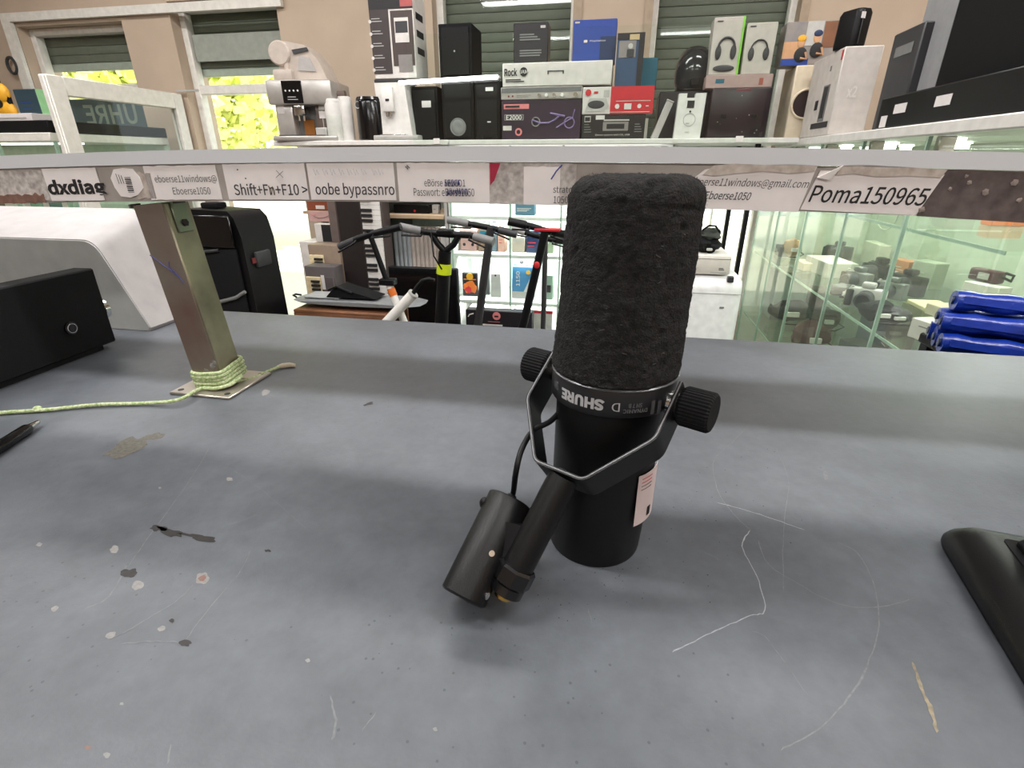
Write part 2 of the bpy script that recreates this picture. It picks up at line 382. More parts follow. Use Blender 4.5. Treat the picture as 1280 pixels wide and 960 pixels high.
# ------------------------------------------------------------------ counter
def counter_mat():
    m = bpy.data.materials.new('worn grey countertop'); m.use_nodes = True
    n = m.node_tree.nodes; l = m.node_tree.links; b = n['Principled BSDF']
    tc = n.new('ShaderNodeTexCoord')
    def nz(sc, det=5, rough=.6):
        k = n.new('ShaderNodeTexNoise'); k.inputs['Scale'].default_value = sc; k.inputs['Detail'].default_value = det; k.inputs['Roughness'].default_value = rough
        l.new(tc.outputs['Object'], k.inputs['Vector']); return k
    a = nz(7, 6, .65); c = nz(90, 4); d = nz(420, 3)
    r = n.new('ShaderNodeValToRGB'); r.color_ramp.elements[0].position = .3; r.color_ramp.elements[1].position = .72
    r.color_ramp.elements[0].color = (*rgb(69, 72, 77), 1); r.color_ramp.elements[1].color = (*rgb(92, 96, 102), 1)
    l.new(a.outputs[0], r.inputs[0])
    mx = n.new('ShaderNodeMix'); mx.data_type = 'RGBA'; mx.blend_type = 'OVERLAY'; mx.inputs[0].default_value = .22
    l.new(r.outputs[0], mx.inputs[6]); l.new(c.outputs[0], mx.inputs[7])
    # small dark specks
    vo = n.new('ShaderNodeTexVoronoi'); vo.inputs['Scale'].default_value = 120; l.new(tc.outputs['Object'], vo.inputs['Vector'])
    lt = n.new('ShaderNodeMath'); lt.operation = 'LESS_THAN'; lt.inputs[1].default_value = .10; l.new(vo.outputs['Distance'], lt.inputs[0])
    pn = nz(5, 2); gt = n.new('ShaderNodeMath'); gt.operation = 'GREATER_THAN'; gt.inputs[1].default_value = .56; l.new(pn.outputs[0], gt.inputs[0])
    an = n.new('ShaderNodeMath'); an.operation = 'MULTIPLY'; l.new(lt.outputs[0], an.inputs[0]); l.new(gt.outputs[0], an.inputs[1])
    an2 = n.new('ShaderNodeMath'); an2.operation = 'MULTIPLY'; an2.inputs[1].default_value = .5; l.new(an.outputs[0], an2.inputs[0])
    m2 = n.new('ShaderNodeMix'); m2.data_type = 'RGBA'; l.new(an2.outputs[0], m2.inputs[0]); l.new(mx.outputs[2], m2.inputs[6]); m2.inputs[7].default_value = (.02, .02, .022, 1)
    # soft round darker patch in the laminate colour
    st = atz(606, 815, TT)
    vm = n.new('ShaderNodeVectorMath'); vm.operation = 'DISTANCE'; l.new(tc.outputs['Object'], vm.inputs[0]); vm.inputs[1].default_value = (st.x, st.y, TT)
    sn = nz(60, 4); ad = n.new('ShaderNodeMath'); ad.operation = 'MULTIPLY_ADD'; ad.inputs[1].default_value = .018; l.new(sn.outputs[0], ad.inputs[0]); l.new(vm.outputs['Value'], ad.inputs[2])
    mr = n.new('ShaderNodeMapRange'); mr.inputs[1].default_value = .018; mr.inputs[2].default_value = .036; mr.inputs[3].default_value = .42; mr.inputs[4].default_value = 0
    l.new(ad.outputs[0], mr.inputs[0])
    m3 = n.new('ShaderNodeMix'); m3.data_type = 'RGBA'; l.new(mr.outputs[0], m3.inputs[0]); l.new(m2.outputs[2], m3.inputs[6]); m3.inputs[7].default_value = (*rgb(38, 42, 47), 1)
    l.new(m3.outputs[2], b.inputs['Base Color'])
    rr = n.new('ShaderNodeMapRange'); rr.inputs[3].default_value = .36; rr.inputs[4].default_value = .50; l.new(a.outputs[0], rr.inputs[0]); l.new(rr.outputs[0], b.inputs['Roughness'])
    b.inputs['Specular IOR Level'].default_value = .5
    bp = n.new('ShaderNodeBump'); bp.inputs['Strength'].default_value = .12; bp.inputs['Distance'].default_value = .001; l.new(d.outputs[0], bp.inputs['Height']); l.new(bp.outputs[0], b.inputs['Normal'])
    MATS['counter'] = m; return m
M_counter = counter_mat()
ct = thing('shop_counter', 'worn dark grey laminate shop counter with scratches and stains', 'counter', (0, 0, 0), 0)
VE = .828   # distance of the far edge in room depth
e0 = R(-1.6, .829, 0); 
def far_edge(x): return .845-.190*x
pl = [(-1.7, far_edge(-1.7)), (-1.7, -.5), (1.25, -.5), (1.25, far_edge(1.25))]
def slab(poly, z0, z1, c=.003):
    bm = bmesh.new(); vs_ = [bm.verts.new((x, y, z0)) for x, y in poly]; f = bm.faces.new(vs_)
    r = bmesh.ops.extrude_face_region(bm, geom=[f]); 
    for q in r['geom']:
        if isinstance(q, bmesh.types.BMVert): q.co.z = z1
    bmesh.ops.bevel(bm, geom=list(bm.edges), offset=c, segments=2, affect='EDGES'); bm.verts.index_update()
    o = [tuple(q.co) for q in bm.verts], [tuple(q.index for q in f.verts) for f in bm.faces]; bm.free(); return o
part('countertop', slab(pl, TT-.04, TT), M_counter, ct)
part('body', slab([(-1.62, far_edge(-1.62)-.06), (-1.62, -.44), (1.19, -.44), (1.19, far_edge(1.19)-.06)], .08, TT-.041, .002), M_dark, ct)
part('plinth', slab([(-1.56, far_edge(-1.56)-.10), (-1.56, -.40), (1.13, -.40), (1.13, far_edge(1.13)-.10)], 0, .079, .002), M_black, ct)
M_scr = mat('pale scratch', (140, 141, 144), .6, var=.2, scale=300)
M_scr2 = mat('faint scratch', (102, 103, 106), .6, var=.2, scale=300)
M_glue = mat('tan glue residue', (122, 112, 92), .6, var=.3, scale=300)
M_stain = mat('dark brown residue', (30, 27, 26), .6, var=.4, scale=300)
M_spot = mat('pale paint spot', (122, 120, 118), .6, var=.15, scale=400)
M_spotr = mat('rusty spot centre', (112, 84, 78), .6, var=.15, scale=400)
def ribbon(pxs, wd, m, name='scratch', sub=6, jit=.0004):
    P = [atz(x, y, TT) for x, y in pxs]; Q = []
    for i in range(len(P)-1):
        p0 = P[max(i-1, 0)]; p1 = P[i]; p2 = P[i+1]; p3 = P[min(i+2, len(P)-1)]
        for k in range(sub):
            t = k/sub; Q.append(.5*((2*p1)+(p2-p0)*t+(2*p0-5*p1+4*p2-p3)*t*t+(-p0+3*p1-3*p2+p3)*t**3))
    Q.append(P[-1]); vv = []; N = len(Q)
    for i, q in enumerate(Q):
        d = (Q[min(i+1, N-1)]-Q[max(i-1, 0)]).normalized(); s = Vector((-d.y, d.x, 0)); f = wd*(.35+.65*abs(noise.noise(q*90)))*(1 if 0 < i < N-1 else .2)
        q = q+s*jit*random.uniform(-1, 1)
        vv += [tuple(q-s*f+Vector((0, 0, .00015))), tuple(q+s*f+Vector((0, 0, .00015)))]
    ff = [(2*i, 2*i+1, 2*i+3, 2*i+2) for i in range(N-1)]
    return part(name, [(vv, ff)], m, ct, 0)
def spot(px, py, rx, ry, m, name='spot', rot=0, amp=.35, seed=1, z=.0002):
    c = atz(px, py, TT); a = atz(px+rx, py, TT)-c; b = atz(px, py-ry, TT)-c; vv = [tuple(c+Vector((0, 0, z)))]; n = 22
    for k in range(n):
        t = 2*PI*k/n; q = 1+amp*noise.noise(Vector((math.cos(t)*1.5, math.sin(t)*1.5, seed*2.3)))*1.6
        ct_, st_ = math.cos(t)*q, math.sin(t)*q; x = ct_*math.cos(rot)-st_*math.sin(rot)*ry/rx; y = ct_*math.sin(rot)*rx/ry+st_*math.cos(rot)
        vv.append(tuple(c+a*x+b*y+Vector((0, 0, z))))
    return part(name, [(vv, [(0, 1+k, 1+(k+1) % n) for k in range(n)])], m, ct, 0)
for pts, wd, m in [
    ([(938, 663), (928, 683), (946, 720), (956, 762), (938, 770), (900, 786), (868, 802), (840, 815)], .0007, M_scr),
    ([(960, 503), (920, 548), (893, 575), (896, 610), (912, 637), (938, 663)], .0005, M_scr2),
    ([(895, 628), (930, 637), (970, 650), (1006, 663)], .0006, M_scr),
    ([(1046, 677), (1075, 695), (1095, 740), (1097, 790), (1080, 840), (1055, 880), (1020, 915), (975, 938)], .0007, M_scr2),
    ([(948, 676), (960, 705), (990, 725), (1040, 752), (1090, 760), (1143, 748)], .0005, M_scr2),
    ([(970, 560), (985, 600), (982, 640), (978, 690), (980, 740)], .0004, M_scr2),
    ([(262, 560), (232, 608), (194, 660), (160, 708)], .0006, M_scr2), ([(313, 687), (302, 712), (270, 750), (232, 800)], .0006, M_scr2),
    ([(242, 730), (220, 752), (190, 770), (160, 788), (134, 800)], .0008, M_scr2), ([(322, 643), (305, 650), (285, 656)], .0005, M_scr2),
    ([(292, 588), (330, 615), (385, 663)], .0003, M_scr2), ([(104, 762), (128, 752), (140, 740), (160, 705)], .0010, M_scr2),
    ([(150, 805), (190, 802), (224, 803)], .0006, M_scr2), ([(214, 930), (210, 955)], .0007, M_scr2), ([(735, 760), (740, 778)], .0006, M_scr2),
    ([(412, 870), (420, 900), (415, 925)], .0010, M_scr2), ([(452, 915), (470, 890)], .0006, M_scr2), ([(880, 690), (900, 700)], .0005, M_scr2), ([(1010, 870), (960, 800), (940, 790)], .0004, M_scr2)]:
    ribbon(pts, wd, m)
ribbon([(1141, 828), (1152, 860), (1163, 885), (1171, 916)], .0014, M_glue, 'glue_streak')
for k, (x, y, rx, ry, m, rot, nm) in enumerate([(165, 556, 26, 8, mat('tan tape residue', (80, 77, 70), .6, var=.35, scale=300), .35, 'tape_residue'), (192, 547, 12, 4, mat('tan tape residue', (80, 77, 70)), .3, 'tape_residue'),
        (213, 665, 15, 5, M_stain, -.25, 'stain'), (197, 661, 9, 4, M_stain, 0, 'stain'), (252, 672, 15, 4, M_stain, -.1, 'stain'), (232, 668, 12, 1.6, M_stain, -.2, 'stain'), (161, 716, 10, 6, M_stain, .2, 'stain'),
        (172, 732, 8, 5, M_spot, .4, 'spot'), (253, 723, 9, 7, M_spot, .4, 'spot'), (143, 687, 6, 4, M_spot, .4, 'spot'), (49, 681, 3.5, 2.5, M_spot, .3, 'spot'), (69, 761, 5, 3, M_spot, .3, 'spot'),
        (202, 786, 5, 3.5, M_spot, .4, 'spot'), (138, 794, 6, 4, M_spot, .4, 'spot'), (287, 599, 4, 2.2, M_spot, 0, 'spot'), (200, 610, 1.8, 1.3, M_spot, 0, 'spot'), (332, 491, 5, 3.5, M_spot, .4, 'spot'),
        (461, 505, 6, 2, M_stain, .3, 'stain'), (232, 804, 7, 3.5, M_stain, 0, 'stain'), (215, 776, 3, 2.5, M_stain, 0, 'stain'), (335, 689, 4, 1.6, M_stain, 0, 'stain'),
        (1032, 594, 3, 6, M_scr2, 0, 'spot'), (134, 944, 4, 3.5, M_spot, 0, 'spot'), (110, 935, 4, 3, M_spotr, 0, 'spot'), (385, 826, 3, 2.5, M_spot, 0, 'spot'), (544, 912, 3, 2.5, M_spot, 0, 'spot'), (152, 880, 2.5, 2, M_spot, 0, 'spot')]):
    spot(x, y, rx, ry, m, nm, rot, .5 if nm != 'spot' else .25, k+1)
spot(253, 723, 5, 3.6, M_spotr, 'spot', .4, .2, 3, .0004)
rs = random.Random(4); vv = []; ff = []
for i in range(70):
    x = rs.gauss(850, 70); y = rs.gauss(610, 55)
    if x < 830 and y < 600: continue
    c = atz(x, y, TT+.0002); s = rs.uniform(.0002, .0006); k = len(vv)
    for a in range(6): vv.append((c.x+s*math.cos(a), c.y+s*math.sin(a), c.z))
    ff.append(tuple(range(k, k+6)))
for i in range(60):
    c = atz(rs.gauss(740, 60), rs.gauss(725, 25), TT+.0002); s = rs.uniform(.0002, .0005); k = len(vv)
    for a in range(6): vv.append((c.x+s*math.cos(a), c.y+s*math.sin(a), c.z))
    ff.append(tuple(range(k, k+6)))
part('crumbs', [(vv, ff)], M_ink, ct, 0, kind='stuff')

# ------------------------------------------------------------------ raised shelf bar over the counter
def bar_y(x): return .51-.1888*x
def bar_z(x): return H-.0015-.0037*x-.03*x*x
BS = 1/math.sqrt(1+.1888**2)
def swept(z0, z1, d0, d1, x0=-1.25, x1=1.0, n=36, wob=0):
    """box section running along the bar: z offsets z0..z1, depth d0..d1 behind the front line"""
    vv = []; ff = []
    nx, ny = .1888*BS, BS
    for i in range(n+1):
        x = x0+(x1-x0)*i/n
        for d, z in ((d0, z0), (d0, z1), (d1, z1), (d1, z0)):
            vv.append((x+nx*d, bar_y(x)+ny*d, bar_z(x)+z))
    for i in range(n):
        for k in range(4): ff.append((4*i+k, 4*i+(k+1) % 4, 4*i+4+(k+1) % 4, 4*i+4+k))
    ff += [(0, 1, 2, 3), tuple(4*n+k for k in (3, 2, 1, 0))]
    return vv, ff
rk = thing('counter_riser', 'pale board on a steel rail and square posts with glued paper labels', 'shelf', (0, 0, 0), 0)
M_board = mat('pale grey laminate edge', (206, 208, 212), .5, var=.03, scale=8)
M_rail = mat('grimy grey rail', (150, 142, 136), .6, var=.3, scale=25, col2=(176, 170, 164))
part('board', swept(0, .0129, -.002, .11), M_board, rk, 30)
part('rail', swept(-.0361, -.0003, 0, .04), M_rail, rk, 30)
def post(px, name='post', tilt=0.0):
    cx = px; c = Vector((cx, bar_y(cx), 0))+V*.0205
    M0 = Matrix.Translation(c) @ Matrix.Rotation(-TH, 4, 'Z')
    M = M0 @ Matrix.Translation((0, 0, TT)) @ Matrix.Rotation(-tilt, 4, 'Y') @ Matrix.Translation((0, 0, -TT))
    m = mat('tarnished steel post', (106, 100, 86), .34, .7, scale=14, col2=(156, 149, 126), bump=.1, bscale=60)
    p = part('post', [box(-.019, .019, -.019, .019, TT+.0045, bar_z(cx)-.0380, .002)], m, rk)
    p.matrix_world = M
    f = part('post_face_strip', [box(-.0182, .0182, -.0198, -.0189, TT+.005, bar_z(cx)-.0385)], mat('brown grime on steel', (112, 90, 80), .45, .4, scale=14, col2=(128, 122, 112)), rk); f.matrix_world = M
    b = part('base_plate', [box(-.041, .041, -.041, .041, TT, TT+.0035, .001)], mat('bare steel plate', (165, 158, 148), .3, .8, scale=30, col2=(190, 182, 172)), rk); b.matrix_world = M0
    for sx in (-1, 1):
        for sy in (-1, 1):
            h_ = part('plate_hole', [cyl((sx*.032, sy*.032, TT+.0028), (sx*.032, sy*.032, TT+.0038), .0035, n=14)], M_stain, rk); h_.matrix_world = M0
    br = part('bracket', [box(.0191, .0212, -.011, .011, bar_z(cx)-.071, bar_z(cx)-.038, .0009)], mat('green tinged bracket', (120, 130, 110), .4, .6), rk); br.matrix_world = M
    bt = part('bolt', [cyl((.0212, -.0, bar_z(cx)-.061), (.0232, 0, bar_z(cx)-.061), .0042, n=6)], M_ink, rk); bt.matrix_world = M
    for dx in (-.028, .03):
        n_ = part('nut', [cyl((dx, -.008, bar_z(cx)-.0405), (dx, -.008, bar_z(cx)-.0363), .006, n=6)], M_dark, rk); n_.matrix_world = M
    return M
PM = post(-.371, tilt=math.radians(5.8)); post(.93)
# ballpoint scribble on the post, paint flecks
def stroke_on(M, pts, y, wd, m, name='pen_mark'):
    sh = tube([(x, y, z) for x, z in pts], wd, 5); o = part(name, [sh], m, rk); o.matrix_world = M
stroke_on(PM, [(-.019, 1.306), (-.012, 1.300), (-.006, 1.294), (.002, 1.287), (.010, 1.278)], -.0201, .0005, M_inkblue)
stroke_on(PM, [(.003, 1.297), (.001, 1.292), (.008, 1.283), (.013, 1.272)], -.0201, .0005, M_inkblue)
for (x, z, r) in [(.013, 1.172, .0035), (.017, 1.176, .003), (.002, 1.166, .003)]:
    o = part('paint_fleck', [blob(x, -.0199, z, r, .0006, r, x*50, .6)], M_spot, rk); o.matrix_world = PM

# labels on the rail
def bx(px, z=None):
    """x of the bar's front line seen at pixel column px"""
    k = (px-640)/FPX; x = 0
    for _ in range(4):
        zz = bar_z(x)-.018-H; x = k*((.51)*CP-zz*SP)/(1+k*.1888*CP)
    return x
def bz(px, py):
    x = bx(px); P = ray(px, py); t = bar_y(x)/P.y; return P.z*t+H-bar_z(x)
nxy = Vector((.1888*BS, BS, 0))
def on_bar(x, z, d): return Vector((x, bar_y(x), bar_z(x)+z))-nxy*d
def sticker(px0, px1, z0, z1, m=M_paper, name='label', ragged=0, th=.0009, seed=0, lab=None, tilt=0.0, off=0.0):
    x0, x1 = bx(px0), bx(px1); n = 14; top = []; bot = []
    for i in range(n+1):
        x = x0+(x1-x0)*i/n; a = noise.noise(Vector((x*160, seed*5., 0)))*ragged; b = noise.noise(Vector((x*160, seed*5.+9, 0)))*ragged*.6
        top.append((x+tilt*(1), z1+a)); bot.append((x, z0+b))
    vv = []; ff = []
    for (xa, za), (xb, zb) in zip(top, bot):
        vv += [tuple(on_bar(xa, za, off+.0003)), tuple(on_bar(xb, zb, off+.0003)), tuple(on_bar(xb, zb, off+.0003+th)), tuple(on_bar(xa, za, off+.0003+th))]
    for i in range(n):
        for k in range(4): ff.append((4*i+k, 4*i+(k+1) % 4, 4*i+4+(k+1) % 4, 4*i+4+k))
    ff += [(0, 1, 2, 3), tuple(4*n+k for k in (3, 2, 1, 0))]
    return part(name, [(vv, ff)], m, rk, 0, label=lab)
def bar_text(s, px0, px1, py0, py1, m=M_ink, bold=0.0, shear=0.0, parent=rk, d=.0016, name='lettering'):
    x0, x1 = bx(px0), bx(px1); xm = (x0+x1)/2; za, zb = bz((px0+px1)/2, py0), bz((px0+px1)/2, py1)
    sh = text_fit(s, x1-x0, za-zb, bold); zc = (za+zb)/2; vv = []
    for p in sh[0]: vv.append(tuple(on_bar(xm+p[0]+shear*p[1], zc+p[1], d)))
    return part(name, [(vv, sh[1])], m, parent, 0)
def bar_stroke(pts, wd, m, d=.0017, name='pen_mark'):
    return part(name, [tube([on_bar(bx(x), bz(x, y), d) for x, y in pts], wd, 4)], m, rk, 0)
M_rip = mat('torn brownish paper', (160, 146, 136), .8, var=.25, scale=120, col2=(196, 186, 178))
M_dirt = mat('dirty torn label paper', (150, 142, 138), .8, scale=160, col2=(206, 200, 196))
sticker(-40, 60, -.034, -.003, M_dirt, ragged=.004, seed=1)
sticker(-10, 52, -.036, -.027, mat('rusty brown smear', (120, 88, 76), .8, var=.3, scale=120), 'rust_smear', .004, seed=2, off=.0009)
sticker(60, 126, -.0345, -.0015, seed=3, ragged=.0006, off=.0003, lab='white label with bold letters')
bar_text('dxdiag', 60, 132, 224, 248, M_ink, .018)
# octagonal sticker with barcode
oc = thing; o8 = []
cx8, cz8 = bx(160), -.017
for a in range(10):
    t = 2*PI*(a+.5)/10; k = 1+.08*math.sin(a*2.3); o8.append((cx8+.0185*math.cos(t)*k, cz8+.0155*math.sin(t)*k))
vv = [tuple(on_bar(x, z, .0016)) for x, z in o8]+[tuple(on_bar(x, z, .0004)) for x, z in o8]
part('barcode_label', [(vv, [tuple(range(10)), tuple(range(19, 9, -1))]+[(i, (i+1) % 10, (i+1) % 10+10, i+10) for i in range(10)])], M_paper, rk, 0)
for i in range(9):
    z = -.012-.0018*i; wdt = (.0003, .0006, .0004, .0007)[i % 4]
    part('barcode_line', [tube([on_bar(cx8-.0005, z, .0018), on_bar(cx8+.0065, z, .0018)], wdt, 4)], M_ink, rk, 0)
for i in range(3): part('small_print', [tube([on_bar(cx8-.010+.003*i, -.008-.001*i, .0018), on_bar(cx8-.009+.003*i, -.018, .0018)], .0003, 4)], M_inkg, rk, 0)
sticker(168, 192, -.033, -.008, M_rip, 'torn_paper', .004, seed=8)
sticker(185, 274, -.0345, -.0015, seed=4, ragged=.0015, lab='white label with two printed lines')
bar_text('eboerse11windows@', 196, 273, 218.5, 229.5, M_inkg)
bar_text('Eboerse1050', 215, 262, 233.5, 243, M_inkg)
sticker(283, 384, -.0345, -.001, seed=5, ragged=.0005)
bar_text('Shift+Fn+F10 >', 292, 384, 229, 244, M_inkg, .004)
bar_stroke([(336, 232), (338, 243), (341, 233), (342, 243)], .0005, mat('olive pen', (90, 80, 40), .6))
bar_stroke([(347, 222), (357, 214)], .0002, M_inkg); bar_stroke([(349, 213), (356, 222)], .0002, M_inkg)
for x, y in ((301, 212), (309, 223)): part('ink_dot', [ell(tuple(on_bar(bx(x), bz(x, y), .0014)), (.0007, .0004, .0007), 8, 5)], M_ink, rk)
sticker(387, 494, -.0345, -.001, seed=6, ragged=.0005)
bar_text('oobe bypassnro', 394, 493, 228.5, 247.5, M_inkg, .004)
rp = random.Random(3)
for i in range(9):
    x = 396+i*10+rp.uniform(-2, 2); bar_stroke([(x, 211), (x+2, 219), (x+4, 212), (x+6, 218)], .00016, mat('faded pencil', (160, 160, 170), .7))
sticker(498, 612, -.0355, -.001, seed=7, ragged=.0006)
bar_text('eBörse 5E2CO1', 531, 582, 224, 233, M_inkg)
bar_text('Passwort: eBörse1050', 517, 593, 235, 245, M_inkg)
def scribble(x0, x1, y0, y1, n, wd=.0006):
    pts = [(x0+(x1-x0)*i/n, (y0 if i % 2 else y1)+rp.uniform(-1, 1)) for i in range(n+1)]
    bar_stroke(pts, wd, M_inkblue)
scribble(557, 575, 225, 232, 16); scribble(559, 585, 236, 243, 22)
bar_stroke([(509, 208), (512, 212), (511, 206), (514, 210)], .0004, M_ink)
sticker(612, 720, -.0365, -.001, M_dirt, seed=9, ragged=.0012)
sticker(655, 700, -.0365, -.004, seed=11, ragged=.001, off=.0006)
x0, x1 = bx(613), bx(626)
vv = [tuple(on_bar(x, z, .0016)) for x, z in ((x0, -.001), (x1, -.001), (x0+.004, -.016), (x0, -.020))]+[tuple(on_bar(x, z, .0003)) for x, z in ((x0, -.001), (x1, -.001), (x0+.004, -.016), (x0, -.020))]
part('red_corner', [(vv, [(0, 1, 2, 3), (7, 6, 5, 4), (0, 4, 5, 1), (1, 5, 6, 2), (2, 6, 7, 3), (3, 7, 4, 0)])], mat('crimson tape', (165, 25, 60), .5), rk, 0)
bar_stroke([(689, 224), (695, 214), (702, 206)], .0007, M_inkblue)
bar_text('strato', 692, 716, 233, 241, M_inkg, d=.0024); bar_text('1050', 693, 711, 245, 254, M_inkg, d=.0024)
def tsticker(q, m=M_paper, name='label', d=.0012, lab=None, d0=.0003):
    P = [(bx(x), bz(x, y)) for x, y in q]; n = len(P)
    vv = [tuple(on_bar(x, z, d)) for x, z in P]+[tuple(on_bar(x, z, d0)) for x, z in P]
    return part(name, [(vv, [tuple(range(n)), tuple(range(2*n-1, n-1, -1))]+[(i, (i+1) % n, (i+1) % n+n, i+n) for i in range(n)])], m, rk, 0, label=lab)
tsticker([(860, 228), (878, 212), (905, 207), (1015, 207), (1003, 265), (860, 260)])
tsticker([(876, 218), (888, 207), (912, 204.5), (950, 206), (985, 205), (1014, 207), (1012, 214), (985, 217), (950, 214), (915, 217), (890, 220)], M_rip, 'torn_paper', .0020)
bar_text('eboerse11windows@gmail.com', 862, 1009, 223, 236, M_inkg, shear=.25)
bar_text('Eboerse1050', 883, 940, 239, 249.5, M_inkg, .004, shear=.25)
tsticker([(1020, 213), (1160, 216), (1173, 218), (1152, 269), (1005, 262)])
tsticker([(1042, 207), (1070, 206), (1110, 208), (1140, 210), (1174, 212), (1168, 222), (1130, 220), (1090, 221), (1060, 217), (1040, 219)], M_rip, 'torn_paper', .0020)
tsticker([(1017, 222), (1045, 207), (1032, 225)], M_cardw, 'curled_corner', .0034, d0=.0010)
bar_text('Poma150965', 1015, 1160, 233, 255, M_ink, .004, shear=.22)
tsticker([(1174, 212), (1300, 217), (1300, 279), (1154, 270)], mat('sooty dark residue', (72, 62, 62), .7, scale=90, col2=(104, 92, 90)), 'dark_residue', .0009)
for i, (x, y, r) in enumerate([(1230, 240, .003), (1206, 228, .002), (1200, 220, .0015), (1158, 262, .0026), (1262, 228, .003), (1185, 236, .0016), (1275, 250, .002)]):
    part('paint_fleck', [blob(*on_bar(bx(x), bz(x, y), .0011), r, .0004, r*.8, i, .6)], mat('pale grime', (140, 128, 122), .7), rk)

# ------------------------------------------------------------------ green cord tied round the post
cdm = mat('green white braided cord', (120, 150, 80), .8, var=.2, scale=350, col2=(205, 210, 175), bump=.6, bscale=700)
ctp = thing('paracord', 'green and white braided cord wound round the steel post base', 'cord', (0, 0, 0), 0)
def crv(P, k=8):
    Q = []
    P = [Vector(p) for p in P]
    for i in range(len(P)-1):
        p0 = P[max(i-1, 0)]; p1 = P[i]; p2 = P[i+1]; p3 = P[min(i+2, len(P)-1)]
        for j in range(k):
            t = j/k; Q.append(.5*((2*p1)+(p2-p0)*t+(2*p0-5*p1+4*p2-p3)*t*t+(-p0+3*p1-3*p2+p3)*t**3))
    Q.append(P[-1]); return Q
pc = Vector((-.371, bar_y(-.371), 0))+V*.0205
def sq(a, r=.0225):
    c, s = math.cos(a), math.sin(a); k = (abs(c)**6+abs(s)**6)**(-1/6); return Vector((r*k*c, r*k*s, 0))
RM = Matrix.Rotation(-TH, 3, 'Z')
for w_ in range(5):
    pts = [pc+RM @ sq(2*PI*i/48, (.0222+.0006*(w_ % 2)))+RM @ Vector((-.0005*w_, 0, 0))+Vector((0, 0, TT+.009+.0042*w_+.004*math.sin(2*PI*i/48+.6))) for i in range(48)]
    part('winding', [tube(pts, .0024, 8, True)], cdm, ctp)
rope = crv([atz(-60, 522, TT+.003), atz(0, 516, TT+.003), atz(60, 512, TT+.003), atz(120, 506, TT+.003), atz(180, 504, TT+.003), atz(222, 500, TT+.006), pc+RM @ Vector((-.006, -.0305, TT+.0062)), pc+RM @ Vector((.014, -.0275, TT+.0072)), pc+RM @ Vector((.0262, -.016, TT+.009)), pc+RM @ Vector((.0265, .004, TT+.012))], 8)
part('loose_end', [tube(rope, .0022, 8)], cdm, ctp)
r2 = crv([pc+RM @ Vector((.027, -.01, TT+.012)), atz(300, 476, TT+.004), atz(318, 472, TT+.003), atz(335, 464, TT+.003), atz(350, 458, TT+.003)], 8)
part('loose_end', [tube(r2, [.0019]*len(r2), 8)], cdm, ctp)
r3 = [atz(347, 458.5, TT+.003), atz(353, 457, TT+.0035), atz(362, 456, TT+.0035), atz(369, 456.5, TT+.003)]
part('frayed_tip', [tube(r3, [.0022, .0034, .0034, .0024], 8)], mat('frayed pale cord', (190, 180, 160), .9, bump=.5), ctp)
part('knot', [ell(tuple(atz(47, 511, TT+.004)), (.005, .004, .0035), 10, 6)], cdm, ctp)

# ------------------------------------------------------------------ the microphone
MX, MY = .0655, .311
mic = thing('studio_microphone', 'black studio microphone with big foam windscreen standing upside down on counter', 'microphone', (MX, MY, TT), 0)
M_foam = mat('charcoal foam', (42, 41, 41), .95, var=.35, scale=260, bump=.9, bscale=900, spec=.15)
M_micb = mat('satin black enamel', (8, 8, 9), .42, spec=.32, bump=.15, bscale=1500)
def lean(sh, k=.036, z0=.105, off=-.0028):
    return [(p[0]+k*(p[2]-z0)+(.0 if p[2] > z0 else 0), p[1], p[2]) for p in sh[0]], sh[1]
def foam():
    n = 260; prof = []
    zb, ztp = .1402, .2535
    for i in range(110):
        t = i/109; z = zb+(ztp-zb-.013)*t; r = .0404+(.0383-.0404)*t-.0004*math.sin(PI*t); prof.append((r, z))
    for i in range(1, 26):
        a = PI/2*i/25; prof.append((.0383-.014+.014*math.cos(a), ztp-.013+.013*math.sin(a)))
    for i in range(1, 22): prof.append((.0245*(1-i/21.), ztp+.0005*math.sin(i)))
    prof = [(.036, zb-.002), (.0390, zb-.001)]+prof
    vv, ff = lathe(prof, n)
    out = []
    for p in vv:
        q = Vector(p); rad = Vector((q.x, q.y, 0)); nr = rad.normalized() if rad.length > 1e-6 else Vector()
        top = max(0, (q.z-(ztp-.013))/.013); d = (nr*(1-top)+Vector((0, 0, 1))*top)
        if d.length > 0: d.normalize()
        k = .0009*noise.noise(q*45)+.0006*noise.noise(q*160)+.00045*noise.noise(q*420)+.0004*noise.noise(q*900)
        pit = noise.noise(q*130+Vector((3, 1, 2)));
        if pit > .42: k -= (pit-.42)*.006
        g = noise.noise(Vector((q.x*60, q.y*60, q.z*170)))
        if q.z > ztp-.020 and g > .25: k -= (g-.25)*.006*min(1, (q.z-(ztp-.020))/.01)
        out.append(tuple(q+d*k))
    return out, ff
part('foam_windscreen', [lean(foam())], M_foam, mic, 60)
rz = random.Random(5); vv = []; ff = []
